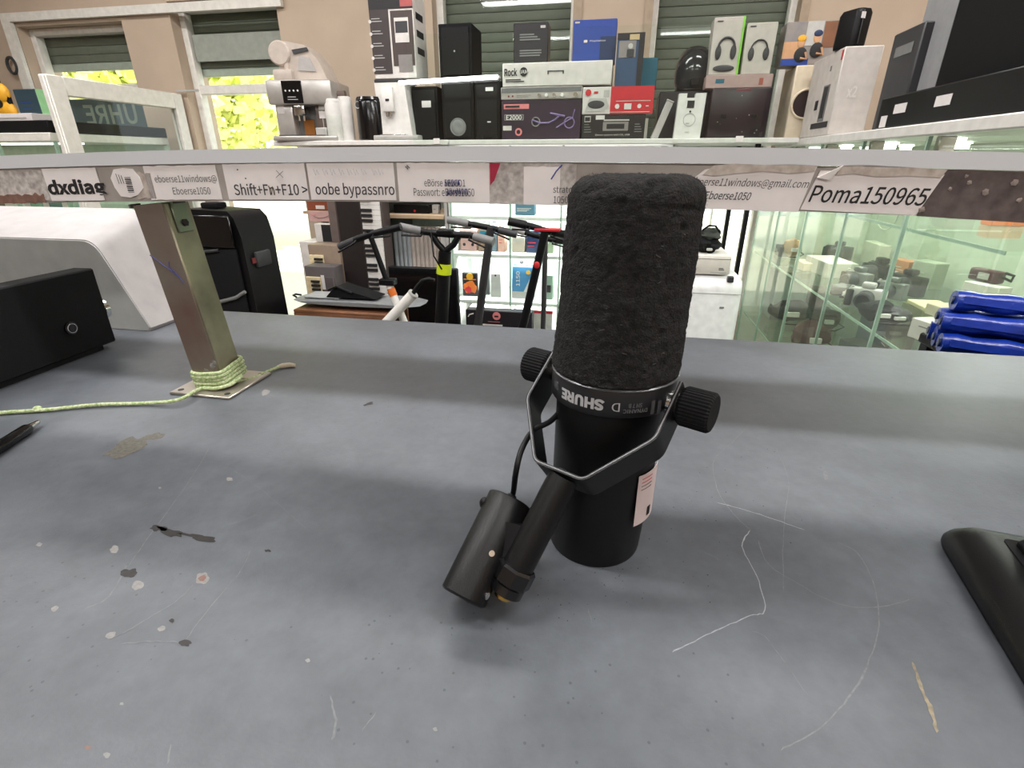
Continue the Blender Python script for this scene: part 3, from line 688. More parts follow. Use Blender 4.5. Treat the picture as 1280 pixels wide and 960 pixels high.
for i in range(2600):
    a = rz.uniform(0, 2*PI)
    if rz.random() < .65:
        t = rz.random(); z = .142+.10*t; r = .0405-.0022*t; nrm = Vector((math.cos(a), math.sin(a), rz.uniform(-.3, .3)))
        p = Vector((r*math.cos(a), r*math.sin(a), z))
    else:
        t = rz.uniform(0, PI/2); p = Vector(((.0245+.014*math.cos(t))*math.cos(a), (.0245+.014*math.cos(t))*math.sin(a), .2405+.013*math.sin(t))); nrm = Vector((math.cos(t)*math.cos(a), math.cos(t)*math.sin(a), math.sin(t)))
    nrm += Vector((rz.gauss(0, .5), rz.gauss(0, .5), rz.gauss(0, .5))); nrm.normalize(); L = rz.uniform(.0006, .0017); s = nrm.cross(Vector((rz.random(), rz.random(), 1))).normalized()*.00009
    k = len(vv); vv += [tuple(p-s), tuple(p+s), tuple(p+nrm*L)]; ff.append((k, k+1, k+2))
part('foam_fuzz', [lean((vv, ff))], mat('foam lint', (62, 61, 60), .95), mic, 0, kind='stuff')
rv_, fv_ = [], []
for i in range(26):
    a = rz.uniform(PI*.95, PI*2.05); z = rz.uniform(.145, .235); p = Vector((.0402*math.cos(a), .0402*math.sin(a), z)); t = Vector((-math.sin(a), math.cos(a), rz.uniform(-.6, .6)))*rz.uniform(.0004, .0016)
    nn = Vector((math.cos(a), math.sin(a), 0))*.0012; k = len(rv_); up = Vector((0, 0, .00018)); rv_ += [tuple(p-t-up+nn), tuple(p+t-up+nn), tuple(p+t+up+nn), tuple(p-t+up+nn)]; fv_.append((k, k+1, k+2, k+3))
part('pale_lint', [lean((rv_, fv_))], mat('pale lint', (88, 86, 84), .9), mic, 0, kind='stuff')
part('body', [lean(lathe([(.0315, 0), (.0325, .0008), (.0328, .003), (.0342, .045), (.0352, .085), (.0358, .112), (.0360, .124)], 96))], M_micb, mic)
part('base_cap', [lean(lathe([(.031, .0006), (.0322, .0002)], 64))], M_black, mic)
part('band', [lean(lathe([(.0372, .1205), (.0396, .1208), (.0400, .1215), (.0400, .1375), (.0396, .1385), (.037, .139)], 96))], mat('black collar', (28, 28, 30), .38), mic)
part('band_rim', [lean(lathe([(.0400, .1374), (.0406, .1378), (.0407, .1384), (.0400, .1390)], 96))], mat('lighter grey rim', (88, 88, 90), .3, .5), mic)  # top edge of the collar in a lighter grey
def cyl_hit(px, py, r):
    d = ray(px, py); ox, oy = -MX, -MY; a = d.x*d.x+d.y*d.y; b = 2*(ox*d.x+oy*d.y); c = ox*ox+oy*oy-r*r
    t = (-b-math.sqrt(max(0, b*b-4*a*c)))/(2*a); return math.atan2(oy+d.y*t, ox+d.x*t), d.z*t+H-TT
def wrap_text(s, px0, py0, px1, py1, hgt, m, r=.0401, bold=.008):
    """upside-down lettering curved round the band; px0 is the text's start"""
    a0, z0 = cyl_hit(px0, py0, r); a1, z1 = cyl_hit(px1, py1, r); am = (a0+a1)/2; zm = (z0+z1)/2
    sh = text_fit(s, abs(a1-a0)*r, hgt, bold); vv = []
    for p in sh[0]:
        a = am-p[0]/r; vv.append(((r+.00025)*math.cos(a)+.0008, (r+.00025)*math.sin(a), zm-p[1]))
    part('lettering', [(vv, sh[1])], m, mic, 0)
M_mtxt = mat('pale grey print', (170, 170, 172), .5); M_mtxt2 = mat('dim grey print', (95, 95, 98), .5)
wrap_text('SHURE', 754, 506, 701, 491, .0074, M_mtxt, bold=.022)
wrap_text('D', 773, 509, 763, 509, .0055, M_mtxt, bold=-.0)
wrap_text('DYNAMIC', 807, 513, 777, 513, .0026, M_mtxt2); wrap_text('SM 7 B', 801, 506.5, 784, 507, .0028, M_mtxt2)
wrap_text('SM', 697, 482, 692.5, 480, .006, M_mtxt2)
for x in (813, 821): wrap_text('IIIIII', x+3, 509, x-1, 509, .009, M_mtxt2)
# price tag on the barrel
def patch(px0, px1, py0, py1, r, th, m, name):
    a0, z0 = cyl_hit(px0, (py0+py1)/2, r); a1, _ = cyl_hit(px1, (py0+py1)/2, r); _, za = cyl_hit((px0+px1)/2, py0, r); _, zb = cyl_hit((px0+px1)/2, py1, r)
    vv = []; ff = []; n = 10
    for i in range(n+1):
        a = a0+(a1-a0)*i/n
        for rr, zz in ((r, za), (r, zb), (r+th, zb), (r+th, za)): vv.append((rr*math.cos(a), rr*math.sin(a), zz))
    for i in range(n):
        for k in range(4): ff.append((4*i+k, 4*i+(k+1) % 4, 4*i+4+(k+1) % 4, 4*i+4+k))
    ff += [(0, 1, 2, 3), tuple(4*n+k for k in (3, 2, 1, 0))]
    return part(name, [(vv, ff)], m, mic, 40), a0, a1, za, zb
sp, a0, a1, za, zb = patch(796, 819.5, 592, 648, .0351, .0003, mat('pinkish white label', (205, 188, 188), .5), 'price_label')
for i in range(7):
    a = a0+(a1-a0)*.45+i*.016; part('barcode_line', [tube([(.0358*math.cos(a), .0358*math.sin(a), zb+.004), (.0358*math.cos(a), .0358*math.sin(a), zb+.011)], (.0002, .0003)[i % 2], 4)], M_ink, sp, 0)
for i in range(4):
    z = za-.003-.0028*i; part('small_print', [tube([(.0357*math.cos(a0+.08+k*.05), .0357*math.sin(a0+.08+k*.05), z) for k in range(7)], .00022, 4)], M_red if i < 2 else M_inkg, sp, 0)
# yoke
hp, yang, ya, yw, yq1, yq2, yb, yW = .1245, -.66, .66, .0455, .031, .0695, .017, .024
ax = Vector((math.cos(yang), math.sin(yang), 0)); nn = Vector((math.sin(yang), -math.cos(yang), 0)); DN = Vector((0, 0, -1))
yd = nn*math.cos(ya)+DN*math.sin(ya); wd_ = -nn*math.sin(ya)+DN*math.cos(ya); O = Vector((0, 0, hp))
def strip(path, t, wv, W):
    """flat bar of thickness t following path; wv width direction"""
    n = len(path); vv = []; ff = []
    for i, p in enumerate(path):
        d = (path[min(i+1, n-1)]-path[max(i-1, 0)]).normalized(); s = wv.cross(d).normalized()
        for a, b in ((-t/2, -W/2), (t/2, -W/2), (t/2, W/2), (-t/2, W/2)): vv.append(tuple(p+s*a+wv*b))
    for i in range(n-1):
        for k in range(4): ff.append((4*i+k, 4*i+(k+1) % 4, 4*i+4+(k+1) % 4, 4*i+4+k))
    ff += [(0, 1, 2, 3), tuple(4*(n-1)+k for k in (3, 2, 1, 0))]
    return vv, ff
def bend(corners, r=.004, k=5):
    P = [corners[0]]
    for a, b, c in zip(corners, corners[1:], corners[2:]):
        p0 = b+(a-b).normalized()*r; p1 = b+(c-b).normalized()*r
        for j in range(k+1):
            t = j/k; P.append(p0*(1-t)**2+b*2*t*(1-t)+p1*t*t)
    P.append(corners[-1]); return P
yk = [O-ax*yw-yd*.009, O-ax*yw+yd*yq1, O-ax*yb+yd*yq2, O+ax*yb+yd*yq2, O+ax*yw+yd*yq1, O+ax*yw-yd*.009]
yo = part('yoke', [strip(bend(yk), .0022, wd_, yW)], M_micb, mic)
eo = part('yoke_worn_edge', [tube([p-wd_*(yW/2+.00005) for p in bend(yk)], .0005, 6)], mat('worn bare metal edge', (112, 112, 114), .45, .4), yo)
for sgn in (-1, 1):
    c = O+ax*sgn*(yw+.0015)
    pr = [c+ax*sgn*t for t in (0, .0015, .0025, .0185, .0200)]
    kv, kf = tube(pr, [.0105, .0118, .0124, .0124, .0112], 72)
    # knurled rim: push alternate vertices in
    kv = [tuple(Vector(p)+((Vector(p)-(c+ax*((Vector(p)-c).dot(ax)))).normalized()*(-.0005 if (i % 72) % 2 else 0))) for i, p in enumerate(kv)]
    part('knob', [(kv, kf)], M_blackm, mic, 20)
    part('washer', [cyl(O+ax*sgn*.0385, O+ax*sgn*(yw-.001), .0075, n=24), cyl(O+ax*sgn*(yw+.0011), O+ax*sgn*(yw+.0026), .0095, n=24)], M_chrome, mic)
Ub = O+yd*(yq2+.001)
part('yoke_screw', [cyl(Ub-yd*.0045-wd_*.004, Ub-yd*.002-wd_*.004, .004, n=18, ch=.0008)], M_black, mic)
Em = atz(628, 746, TT+.0125)-Vector((MX, MY, TT)); tv = (Em-Ub)
Ub2 = Ub-tv.normalized()*.002
part('mount_tube', [tube([Ub2, Ub+tv*.06, Ub+tv*.74], [.0092, .0098, .0098], 40)], M_micb, mic)
hexm = mat('glossy black nut', (14, 14, 16), .15)
tn = tv.normalized()
part('mount_nut', [tube([Ub+tv*.73, Ub+tv*.75, Ub+tv*.86, Ub+tv*.88], [.0112, .0125, .0125, .011], 8), tube([Ub+tv*.88, Ub+tv*.95], [.0108, .0108], 24)], hexm, mic, 25)
part('brass_thread', [tube([Ub+tv*.95, Ub+tv*1.0], [.0060, .0056], 24)], mat('brass', (200, 165, 90), .2, 1.0), mic)
Eb = atz(584, 736, TT+.0160)-Vector((MX, MY, TT)); et = aty(638, 624, Eb.y+MY+.040)-Vector((MX, MY, TT))
el = (et-Eb); en = el.normalized()
part('connector_housing', [tube([Eb-en*.006, Eb-en*.0052, Eb-en*.0045, et-en*.0012, et-en*.0003, et], [.0132, .0144, .0150, .0150, .0144, .0136], 48)], M_micb, mic)
fx, fy = frame_of(en)
cdir = (Vector((0, 0, H))-(Vector((MX, MY, TT))+(Eb+et)/2)).normalized(); cdir = (cdir-en*cdir.dot(en)).normalized(); sd_ = cdir.cross(en).normalized()
part('housing_screw', [cyl(Eb+el*.40+(cdir*.88-sd_*.25).normalized()*.0145, Eb+el*.40+(cdir*.88-sd_*.25).normalized()*.0154, .0019, n=16)], M_chrome, mic)
part('housing_screw', [cyl(Eb+el*.03+(cdir*.55+sd_*-.85).normalized()*.0145, Eb+el*.03+(cdir*.55-sd_*.85).normalized()*.0156, .0022, n=16)], M_chrome, mic)
part('connector_latch', [ell(tuple(et-en*.010-sd_*.0142), (.0035, .0035, .0045), 12, 8), ell(tuple(et-en*.010+sd_*.0142), (.0035, .0035, .0045), 12, 8)], M_black, mic)
part('housing_bracket', [strip([Eb+el*.45, Ub+tv*.66], .010, tn, .040)], M_black, mic)
cb = [Vector((-.024, .016, .108)), aty(690, 525, MY-.006)-Vector((MX, MY, TT)), aty(667, 538, MY-.015)-Vector((MX, MY, TT)), aty(652, 562, MY-.030)-Vector((MX, MY, TT)), aty(645, 590, MY-.038)-Vector((MX, MY, TT)), et+en*.004, et-en*.002]
part('cable', [tube(crv(cb, 8), .0019, 10)], M_black, mic)
part('cable_grommet', [tube([et-en*.001, et+en*.003], [.0045, .003], 16)], M_black, mic)

# ------------------------------------------------------------------ other things on the counter
# keyboard corner at the right
kc = atz(1165, 672, TT); kd = (atz(1282, 872, TT)-kc).normalized(); kx = Vector((-kd.y, kd.x, 0))
ang = math.atan2(kx.y, kx.x)
kb = thing('computer_keyboard', 'glossy black keyboard lying at the right edge of the counter', 'keyboard', (kc.x, kc.y, TT), ang)
L_ = .46; D_ = .17
def rrect(x0, x1, y0, y1, r, k=6):
    P = []
    for cx, cy, a0 in ((x1-r, y1-r, 0), (x0+r, y1-r, PI/2), (x0+r, y0+r, PI), (x1-r, y0+r, 3*PI/2)):
        for j in range(k+1): a = a0+PI/2*j/k; P.append((cx+r*math.cos(a), cy+r*math.sin(a)))
    return P
def layers(levels):
    """stack of outlines [(poly, z)] lofted"""
    vv = []; ff = []; n = len(levels[0][0])
    for P, z in levels: vv += [(x, y, z) for x, y in P]
    for i in range(len(levels)-1):
        for k in range(n): ff.append((i*n+k, i*n+(k+1) % n, (i+1)*n+(k+1) % n, (i+1)*n+k))
    ff += [tuple(range(n))[::-1], tuple((len(levels)-1)*n+k for k in range(n))]
    return vv, ff
M_kb = mat('glossy black shell', (11, 11, 13), .34, spec=.35, bump=.08, bscale=1500)
part('tray', layers([(rrect(.003, L_-.003, -D_+.003, -.003, .012), 0), (rrect(.001, L_-.001, -D_+.001, -.001, .013), .003), (rrect(.001, L_-.001, -D_+.001, -.001, .013), .005)]), M_black, kb)
part('shell', layers([(rrect(0, L_, -D_, 0, .014), .0055), (rrect(0, L_, -D_, 0, .014), .009), (rrect(.002, L_-.002, -D_+.002, -.002, .014), .014), (rrect(.008, L_-.008, -D_+.008, -.006, .012), .019), (rrect(.016, L_-.016, -D_+.014, -.010, .010), .0205)]), M_kb, kb, 60)
part('key_well', layers([(rrect(.030, L_-.02, -D_+.02, -.016, .004), .0206), (rrect(.030, L_-.02, -D_+.02, -.016, .004), .0209)]), M_black, kb)
keym = mesh('key', [layers([(rrect(-.0085, .0085, -.0085, .0085, .002, 3), 0), (rrect(-.0085, .0085, -.0085, .0085, .002, 3), .003), (rrect(-.0065, .0065, -.0065, .0065, .002, 3), .0075)])], M_blackg)
for r_ in range(6):
    for c_ in range(20):
        o = part('key', keym, None, kb, loc=(.044+.0195*c_, -.029-.0205*r_, .0207))
# pen
pn = thing('ballpoint_pen', 'black pen with silver tip lying at the left edge of the counter', 'pen', (0, 0, 0), 0)
pa = atz(50, 526, TT+.006); pb = atz(-50, 590, TT+.006); pdv = (pb-pa)
part('barrel', [tube([pa+pdv*.16, pa+pdv*.2, pa+pdv*.98, pa+pdv], [.0042, .0058, .0060, .0045], 20)], M_blackg, pn)
part('silver_tip', [tube([pa, pa+pdv*.03, pa+pdv*.17], [.0008, .0022, .0040], 20)], M_chrome, pn)
# white printer, room aligned, front right corner at F
F = atz(190, 414, TT)
pr_ = thing('white_printer', 'large rounded white printer with grey front behind the steel post', 'printer', (F.x, F.y, TT), -TH)
def prof(s, h, cr, wl=.62, k=8):
    """front outline seen from the front: right slanted side, rounded shoulder, left side"""
    P = [(-.004, .0), (0, .006)]
    a = Vector((0, .006)); b = Vector((-s, h)); d = (b-a).normalized(); e = b-d*cr; g = b+Vector((-1, 0))*cr
    for j in range(k+1):
        t = j/k; q = e*(1-t)**2+b*2*t*(1-t)+g*t*t; P.append((q.x, q.y))
    P += [(-wl+s+cr, h)]
    for j in range(k+1):
        t = j/k; q = Vector((-wl+s+cr, h))*(1-t)**2+Vector((-wl+s, h))*2*t*(1-t)+Vector((-wl+s*.7, h*.7))*t*t; P.append((q.x, q.y))
    P += [(-wl, .006), (-wl+.004, 0)]
    return P
def loft_y(secs):
    vv = []; ff = []; n = len(secs[0][0])
    for P, y in secs: vv += [(x, y, z) for x, z in P]
    for i in range(len(secs)-1):
        for k in range(n): ff.append((i*n+k, i*n+(k+1) % n, (i+1)*n+(k+1) % n, (i+1)*n+k))
    ff += [tuple(range(n))[::-1], tuple((len(secs)-1)*n+k for k in range(n))]; return vv, ff
part('housing', [loft_y([(prof(.060, .146, .022), .0), (prof(.078, .165, .024), .07), (prof(.095, .181, .028), .135)])], mat('printer white', (168, 163, 163), .5, bump=.05), pr_, 30)
part('front_panel', [loft_y([([(x-.0015 if x > -.3 else x+.002, z*.985+.001) for x, z in prof(.060, .145, .022)], -.0015), ([(x-.0005, z*.992) for x, z in prof(.060, .146, .022)], .001)])], mat('printer grey front', (160, 161, 158), .35), pr_, 30)
part('rubber_foot', [box(-.05, -.01, .01, .05, -.0005, .004), ], M_black, pr_)
# black unit in front of the printer
G = atz(148, 432, TT); gd = math.atan2(-(atz(0, 488, TT)-G).x, (G-atz(0, 488, TT)).y)
bu = thing('black_amplifier', 'black box with a round jack standing at the left in front of the printer', 'electronics', (G.x, G.y, TT), math.radians(-9))
part('housing', [box(-.032, 0, -.33, 0, .008, .118, .002)], M_blackm, bu)
part('foot', [box(-.028, -.006, -.30, -.018, 0, .009, .001)], M_black, bu)
part('jack_socket', [cyl((0, -.062, .047), (.003, -.062, .047), .009, n=24), cyl((.003, -.062, .047), (.0045, -.062, .047), .005, n=20)], M_blackg, bu)
part('jack_glint_ring', [tube([(.0035, -.062+.0062*math.cos(a*PI/12), .047+.0062*math.sin(a*PI/12)) for a in range(24)], .0007, 6, True)], M_chrome, bu)
part('side_dial', [cyl((-.016, 0, .055), (-.016, .008, .055), .015, n=28)], M_chrome, bu)
#=BACKGROUND
# ------------------------------------------------------------------ helpers for the things at the back
ZT = 1.487
def spot_at(px0, px1, pyt, v, z0):
    """left/right room coordinates and top height of something seen between two columns and below a row"""
    pm = (px0+px1)/2; zt_ = z0
    for _ in range(3):
        zm = (z0+zt_)/2; u0, u1 = u_at(px0, v, zm), u_at(px1, v, zm)
        r = ray((px0+px1)/2+((pyt-200)*0), pyt); zt_ = r.z*(v/r.dot(V))+H
    return u0, u1, zt_
def pbox(name, label, cat, px0, px1, pyt, v, d, m, z0=ZT, yaw=0, pn='carton', ch=.003, group=None):
    u0, u1, z1 = spot_at(px0, px1, pyt, v, z0); w_ = u1-u0; h = z1-z0
    t = thing(name, label, cat, R((u0+u1)/2, v, z0), -TH+yaw, group)
    part(pn, box(-w_/2, w_/2, 0, d, 0, h, ch), m, t)
    return t, w_, h, z1
def panel(t, x0, x1, z0, z1, m, y=-.0015, name='printed_panel', th=.001, c=0):
    return part(name, box(x0, x1, y, y+th, z0, z1, c), m, t, 0)
def disc(t, x, z, r, m, y=-.002, name='printed_disc', th=.002, n=24):
    return part(name, cyl((x, y, z), (x, y+th, z), r, n=n), m, t)
def ring(t, x, z, r, wr, m, y=-.002, name='printed_ring'):
    return part(name, tube([(x+r*math.cos(a*PI/12), y, z+r*math.sin(a*PI/12)) for a in range(24)], wr, 6, True), m, t)
def lines(t, x0, x1, zs, m, hh=.003, y=-.0018, name='small_print'):
    sh = []
    for i, z in enumerate(zs): sh.append(box(x0, x0+(x1-x0)*(.65+.35*abs(math.sin(i*2.7))), y, y+.0008, z-hh/2, z+hh/2))
    return part(name, sh, m, t, 0)

# ------------------------------------------------------------------ long shelf board with the goods on top
bw0, bw1 = u_at(341, 2.535, ZT), u_at(560, 2.535, ZT)
lb = thing('long_bench', 'long narrow white bench top on steel legs under the coffee machines', 'shelf', R(0, 0, 0), -TH)
part('top_board', box(bw0, bw1, 2.535, 2.9, ZT-.022, ZT, .003), M_white, lb)
for x in (bw0+.03, bw1-.50):
    for y in (2.84, 2.88): part('leg', cyl((x, y, 0), (x, y, ZT-.0225), .012, n=12), M_steel, lb)
part('brace', box(bw0+.02, bw1-.03, 2.85, 2.87, ZT-.09, ZT-.06), M_steel, lb)

# espresso machine
u0, u1, z1 = spot_at(346, 418, 100, 2.58, ZT); wm = u1-u0; hm = z1-ZT
em = thing('espresso_machine', 'silver bean-to-cup coffee machine with tall pale bean hopper by the window', 'coffee machine', R((u0+u1)/2, 2.58, ZT), -TH+.12)
part('base_tray', box(-wm*.52, wm*.52, -.05, .22, 0, .022, .005), M_silver, em)
part('drip_grid', [box(-wm*.42, wm*.35, -.045+.012*i, -.041+.012*i, .022, .026) for i in range(5)], M_dark, em, 0)
part('rear_body', box(-wm*.38, wm*.46, .05, .22, .022, hm*.93, .008), M_grey, em)
part('side_panel', box(-wm*.48, -wm*.20, -.005, .22, .022, hm*.60, .006), M_silver, em)
part('side_panel', box(wm*.16, wm*.47, .0, .22, .022, hm*.60, .006), mat('dark taupe plastic', (96, 82, 76), .4), em)
part('head', box(-wm*.54, wm*.50, -.03, .22, hm*.60, hm, .010), M_silver, em)
part('control_panel', box(-wm*.28, wm*.04, -.034, -.029, hm*.62, hm*.98, .003), M_blackg, em)
for i in range(4): disc(em, -wm*.22+i*wm*.065, hm*.82, .004, M_white, -.036, 'button')
lines(em, -wm*.2, wm*.0, [hm*.72, hm*.68], M_lgrey, y=-.0355)
part('spout', [box(-wm*.16, wm*.02, -.02, .02, hm*.42, hm*.60, .006), cyl((-wm*.11, 0, hm*.34), (-wm*.11, 0, hm*.43), .006), cyl((-wm*.03, 0, hm*.34), (-wm*.03, 0, hm*.43), .006)], M_chrome, em)
part('copper_panel', box(-wm*.12, wm*.06, .045, .05, hm*.10, hm*.38, .003), mat('copper', (190, 130, 75), .3, .7), em)
panel(em, wm*.22, wm*.36, hm*.38, hm*.50, M_paper, -.002, 'label')
panel(em, -wm*.44, -wm*.33, hm*.46, hm*.64, M_paper, -.006, 'label')
part('filter_knob', [cyl((wm*.5, .05, hm*.78), (wm*.62, .05, hm*.78), .018, n=20)], mat('dark taupe plastic', (96, 82, 76)), em)
# hopper on top, leaning back, with disc lid
z2 = z_at(38, 2.62)-ZT
part('hopper', prism([(-wm*.40, hm), (wm*.40, hm), (wm*.30, hm+(z2-hm)*.45), (wm*.10, hm+(z2-hm)*.86), (-wm*.22, z2*.985), (-wm*.30, hm+(z2-hm)*.6), (-wm*.36, hm+(z2-hm)*.25)], .02, .17), mat('pale hopper plastic', (188, 176, 166), .35), em)
part('hopper_window', prism([(-wm*.05, hm+(z2-hm)*.25), (wm*.24, hm+(z2-hm)*.22), (wm*.16, hm+(z2-hm)*.55), (wm*.0, hm+(z2-hm)*.62)], .016, .019), mat('smoky clear plastic', (176, 172, 170), .15), em)
part('hopper_trim', prism([(-wm*.10, z2*.90), (wm*.14, hm+(z2-hm)*.80), (wm*.16, hm+(z2-hm)*.72), (-wm*.08, z2*.86)], .013, .018), M_dark, em)
part('hopper_disc', cyl((-wm*.30, .005, z2*.87), (-wm*.30, .06, z2*.87), .052, n=32, ch=.006), mat('pale hopper plastic', (188, 176, 166)), em)
part('chute', [box(-wm*.42, -wm*.12, -.01, .12, hm, hm+.045, .006), cyl((-wm*.22, .02, hm+.045), (-wm*.22, .02, hm+.075), .012)], mat('pale hopper plastic', (188, 176, 166)), em)

# milk frother and kettle-like white pieces
def canister(name, label, cat, px0, px1, pyt, v, m, lid=None, group=None):
    u0, u1, z1 = spot_at(px0, px1, pyt, v, ZT); r = (u1-u0)/2; h = z1-ZT
    t = thing(name, label, cat, R((u0+u1)/2, v+r, ZT), -TH)
    part('body', lathe([(r*.92, 0), (r, .006), (r, h*.86), (r*.96, h*.9)], 32), m, t)
    part('lid', lathe([(r*.96, h*.9), (r*.98, h*.92), (r*.9, h*.985), (0.0, h)], 32), lid or m, t)
    return t, r, h
t, r_, h_ = canister('milk_frother', 'small white and clear milk frother beside the silver coffee machine', 'frother', 404, 422, 122, 2.56, M_white)
part('clear_jug', lathe([(r_*1.05, .01), (r_*1.1, .06), (r_*1.08, h_*.6)], 28), M_glass, t)
part('side_arm', [box(-r_*1.9, -r_*.6, -.012, .012, h_*.72, h_*.95, .006), cyl((-r_*1.5, 0, 0), (-r_*1.5, 0, h_*.75), .008)], M_lgrey, t)
part('base_block', box(-r_*2.4, -r_*.9, -.03, .03, 0, h_*.32, .004), M_lgrey, t)
canister('white_canister', 'plain white upright canister between the frother and the black pod machine', 'canister', 421, 437, 119, 2.60, M_white)
t, r_, h_ = canister('pod_coffee_machine', 'black rounded pod coffee machine with round silver emblem', 'coffee machine', 440, 474, 119, 2.56, M_blackg)
ring(t, -r_*.55, h_*.80, .014, .0018, M_lgrey, -r_*.86, 'emblem_ring'); disc(t, -r_*.55, h_*.80, .010, M_dark, -r_*.88, 'emblem')
part('side_ring', [tube([(r_*1.02, .0, h_*(.3+.0)+.012*math.cos(a*PI/8)) if False else (r_*1.0, .012*math.sin(a*PI/8), h_*.42+.016*math.cos(a*PI/8)) for a in range(16)], .003, 6, True)], M_lgrey, t)
# white drip coffee maker
u0, u1, z1 = spot_at(471, 509, 103, 2.60, ZT); wm = u1-u0; hm = z1-ZT
wcm = thing('white_coffee_maker', 'white upright coffee maker with slim front panel and drip tray', 'coffee machine', R((u0+u1)/2, 2.60, ZT), -TH)
part('body', prism([(-wm*.42, .02), (wm*.62, .02), (wm*.46, hm), (-wm*.50, hm)], .0, .16), M_white, wcm)
part('lid', box(-wm*.50, wm*.46, .0, .16, hm+.0005, hm+.014, .003), M_dark, wcm)
part('front_panel', box(-wm*.25, wm*.12, -.022, 0, hm*.50, hm*.92, .006), M_white, wcm)
panel(wcm, -wm*.12, wm*.0, hm*.68, hm*.72, M_ink, -.0235, 'display')
part('nozzle', [cyl((-wm*.12, -.012, hm*.42), (-wm*.12, -.012, hm*.50), .006), cyl((wm*.0, -.012, hm*.42), (wm*.0, -.012, hm*.50), .006)], M_chrome, wcm)
part('drip_tray', box(-wm*.52, wm*.95, -.06, .0, 0, .022, .005), M_lgrey, wcm); part('tray_grid', box(-wm*.3, wm*.5, -.055, -.01, .022, .026, .001), M_chrome, wcm)
part('base', box(-wm*.55, wm*.8, .0, .16, 0, .02, .003), M_lgrey, wcm)
# tall appliance box on top of it
ta, wb, hb, z9 = pbox('appliance_box', 'tall carton printed with a picture of a coffee machine and black side text', 'box', 464, 518, -12, 2.60, .16, M_cardw, z0=z1+.0145)
panel(ta, -wb*.5, wb*.5, hb*.80, hb*.99, M_cardb, name='dark_header'); panel(ta, wb*.22, wb*.5, hb*.82, hb*.99, mat('dusty red print', (165, 80, 80), .5), -.0025, 'red_block')
panel(ta, -wb*.5, -wb*.06, .02, hb*.80, mat('charcoal print', (58, 50, 50), .5), name='dark_column')
panel(ta, -wb*.02, wb*.48, .05, hb*.78, mat('dark brown print', (70, 58, 56), .5), name='picture_ground')
panel(ta, wb*.06, wb*.38, hb*.42, hb*.70, M_cardw, -.0026, 'printed_machine'); panel(ta, wb*.08, wb*.36, hb*.53, hb*.66, M_dark, -.0034, 'printed_machine_front')
panel(ta, wb*.10, wb*.42, hb*.08, hb*.28, mat('grey print', (130, 124, 122), .5), -.0026, 'printed_cups')
front_text(ta, 'CREMA', wb*.0, hb*.90, wb*.34, .015, M_lgrey, -.003) if False else None
for i in range(5): lines(ta, -wb*.46, -wb*.16, [hb*(.70-.14*i), hb*(.67-.14*i)], M_lgrey, y=-.0028)
for i in range(5): part('printed_icon', cyl((-wb*.5+.001, -.0035, hb*(.70-.14*i)-.01), (-wb*.5+.001, -.002, hb*(.70-.14*i)-.01), .007, n=10), M_cardw, ta)
for i in range(3): part('side_print', box(wb/2, wb/2+.001, .03, .12, hb*(.30+.2*i), hb*(.38+.2*i)), M_cardb, ta, 0)

# black speakers on the case
def speaker(label, px0, px1, pyt, v, d, z0=ZT, cone=None, tag_=False, m=M_blackm, group=None):
    t, w_, h, z1 = pbox('loudspeaker', label, 'speaker', px0, px1, pyt, v, d, m, z0, pn='cabinet', group=group)
    part('grille', box(-w_*.42, w_*.42, -.006, -.0005, h*.06, h*.94, .003), M_black, t)
    if cone:
        x, z, r, cm = cone
        co_ = part('cone', [lathe([(.006, .0), (r*.5, .004), (r*.9, .0), (r, -.004)], 28)], cm, t)
        co_.matrix_local = Matrix.Translation((x*w_, -.009, z*h)) @ Matrix.Rotation(PI/2, 4, 'X')
        ring(t, x*w_, z*h, r, .003, cm, -.008, 'cone_ring')
    if tag_: panel(t, -w_*.1, w_*.25, h*.62, h*.74, M_paper, -.0085, 'price_tag')
    return t, w_, h, z1
speaker('squat black speaker with price tag, leftmost of the row behind glass', 516, 548, 108, 2.66, .2, tag_=True)
speaker('black speaker with silver cone at the bottom, second behind the glass', 553, 592, 98, 2.62, .2, cone=(0, .22, .036, M_grey))
sp3, w3_, h3_, z3_ = speaker('black speaker with small white logo right of the silver cone one', 594, 625, 100, 2.62, .2)
panel(sp3, -w3_*.05, w3_*.25, h3_*.82, h3_*.88, M_paper, -.0085, 'label'); panel(sp3, w3_*.0, w3_*.14, h3_*.30, h3_*.32, M_white, -.0085, 'logo')
for sx in (-.3, .3): part('foot', box(w3_*sx-.012, w3_*sx+.012, -.012, -.001, 0, .02, .002), M_black, sp3)
_, _, _, zs2 = spot_at(553, 592, 98, 2.62, ZT)+(0,)
zs2 = spot_at(553, 592, 98, 2.62, ZT)[2]
st_, ws_, hs_, _ = speaker('tall black speaker stacked on the silver cone speaker', 549, 590, 29, 2.63, .18, z0=zs2+.001)
disc(st_, -ws_*.02, hs_*.50, .004, M_lgrey, -.0085, 'badge')

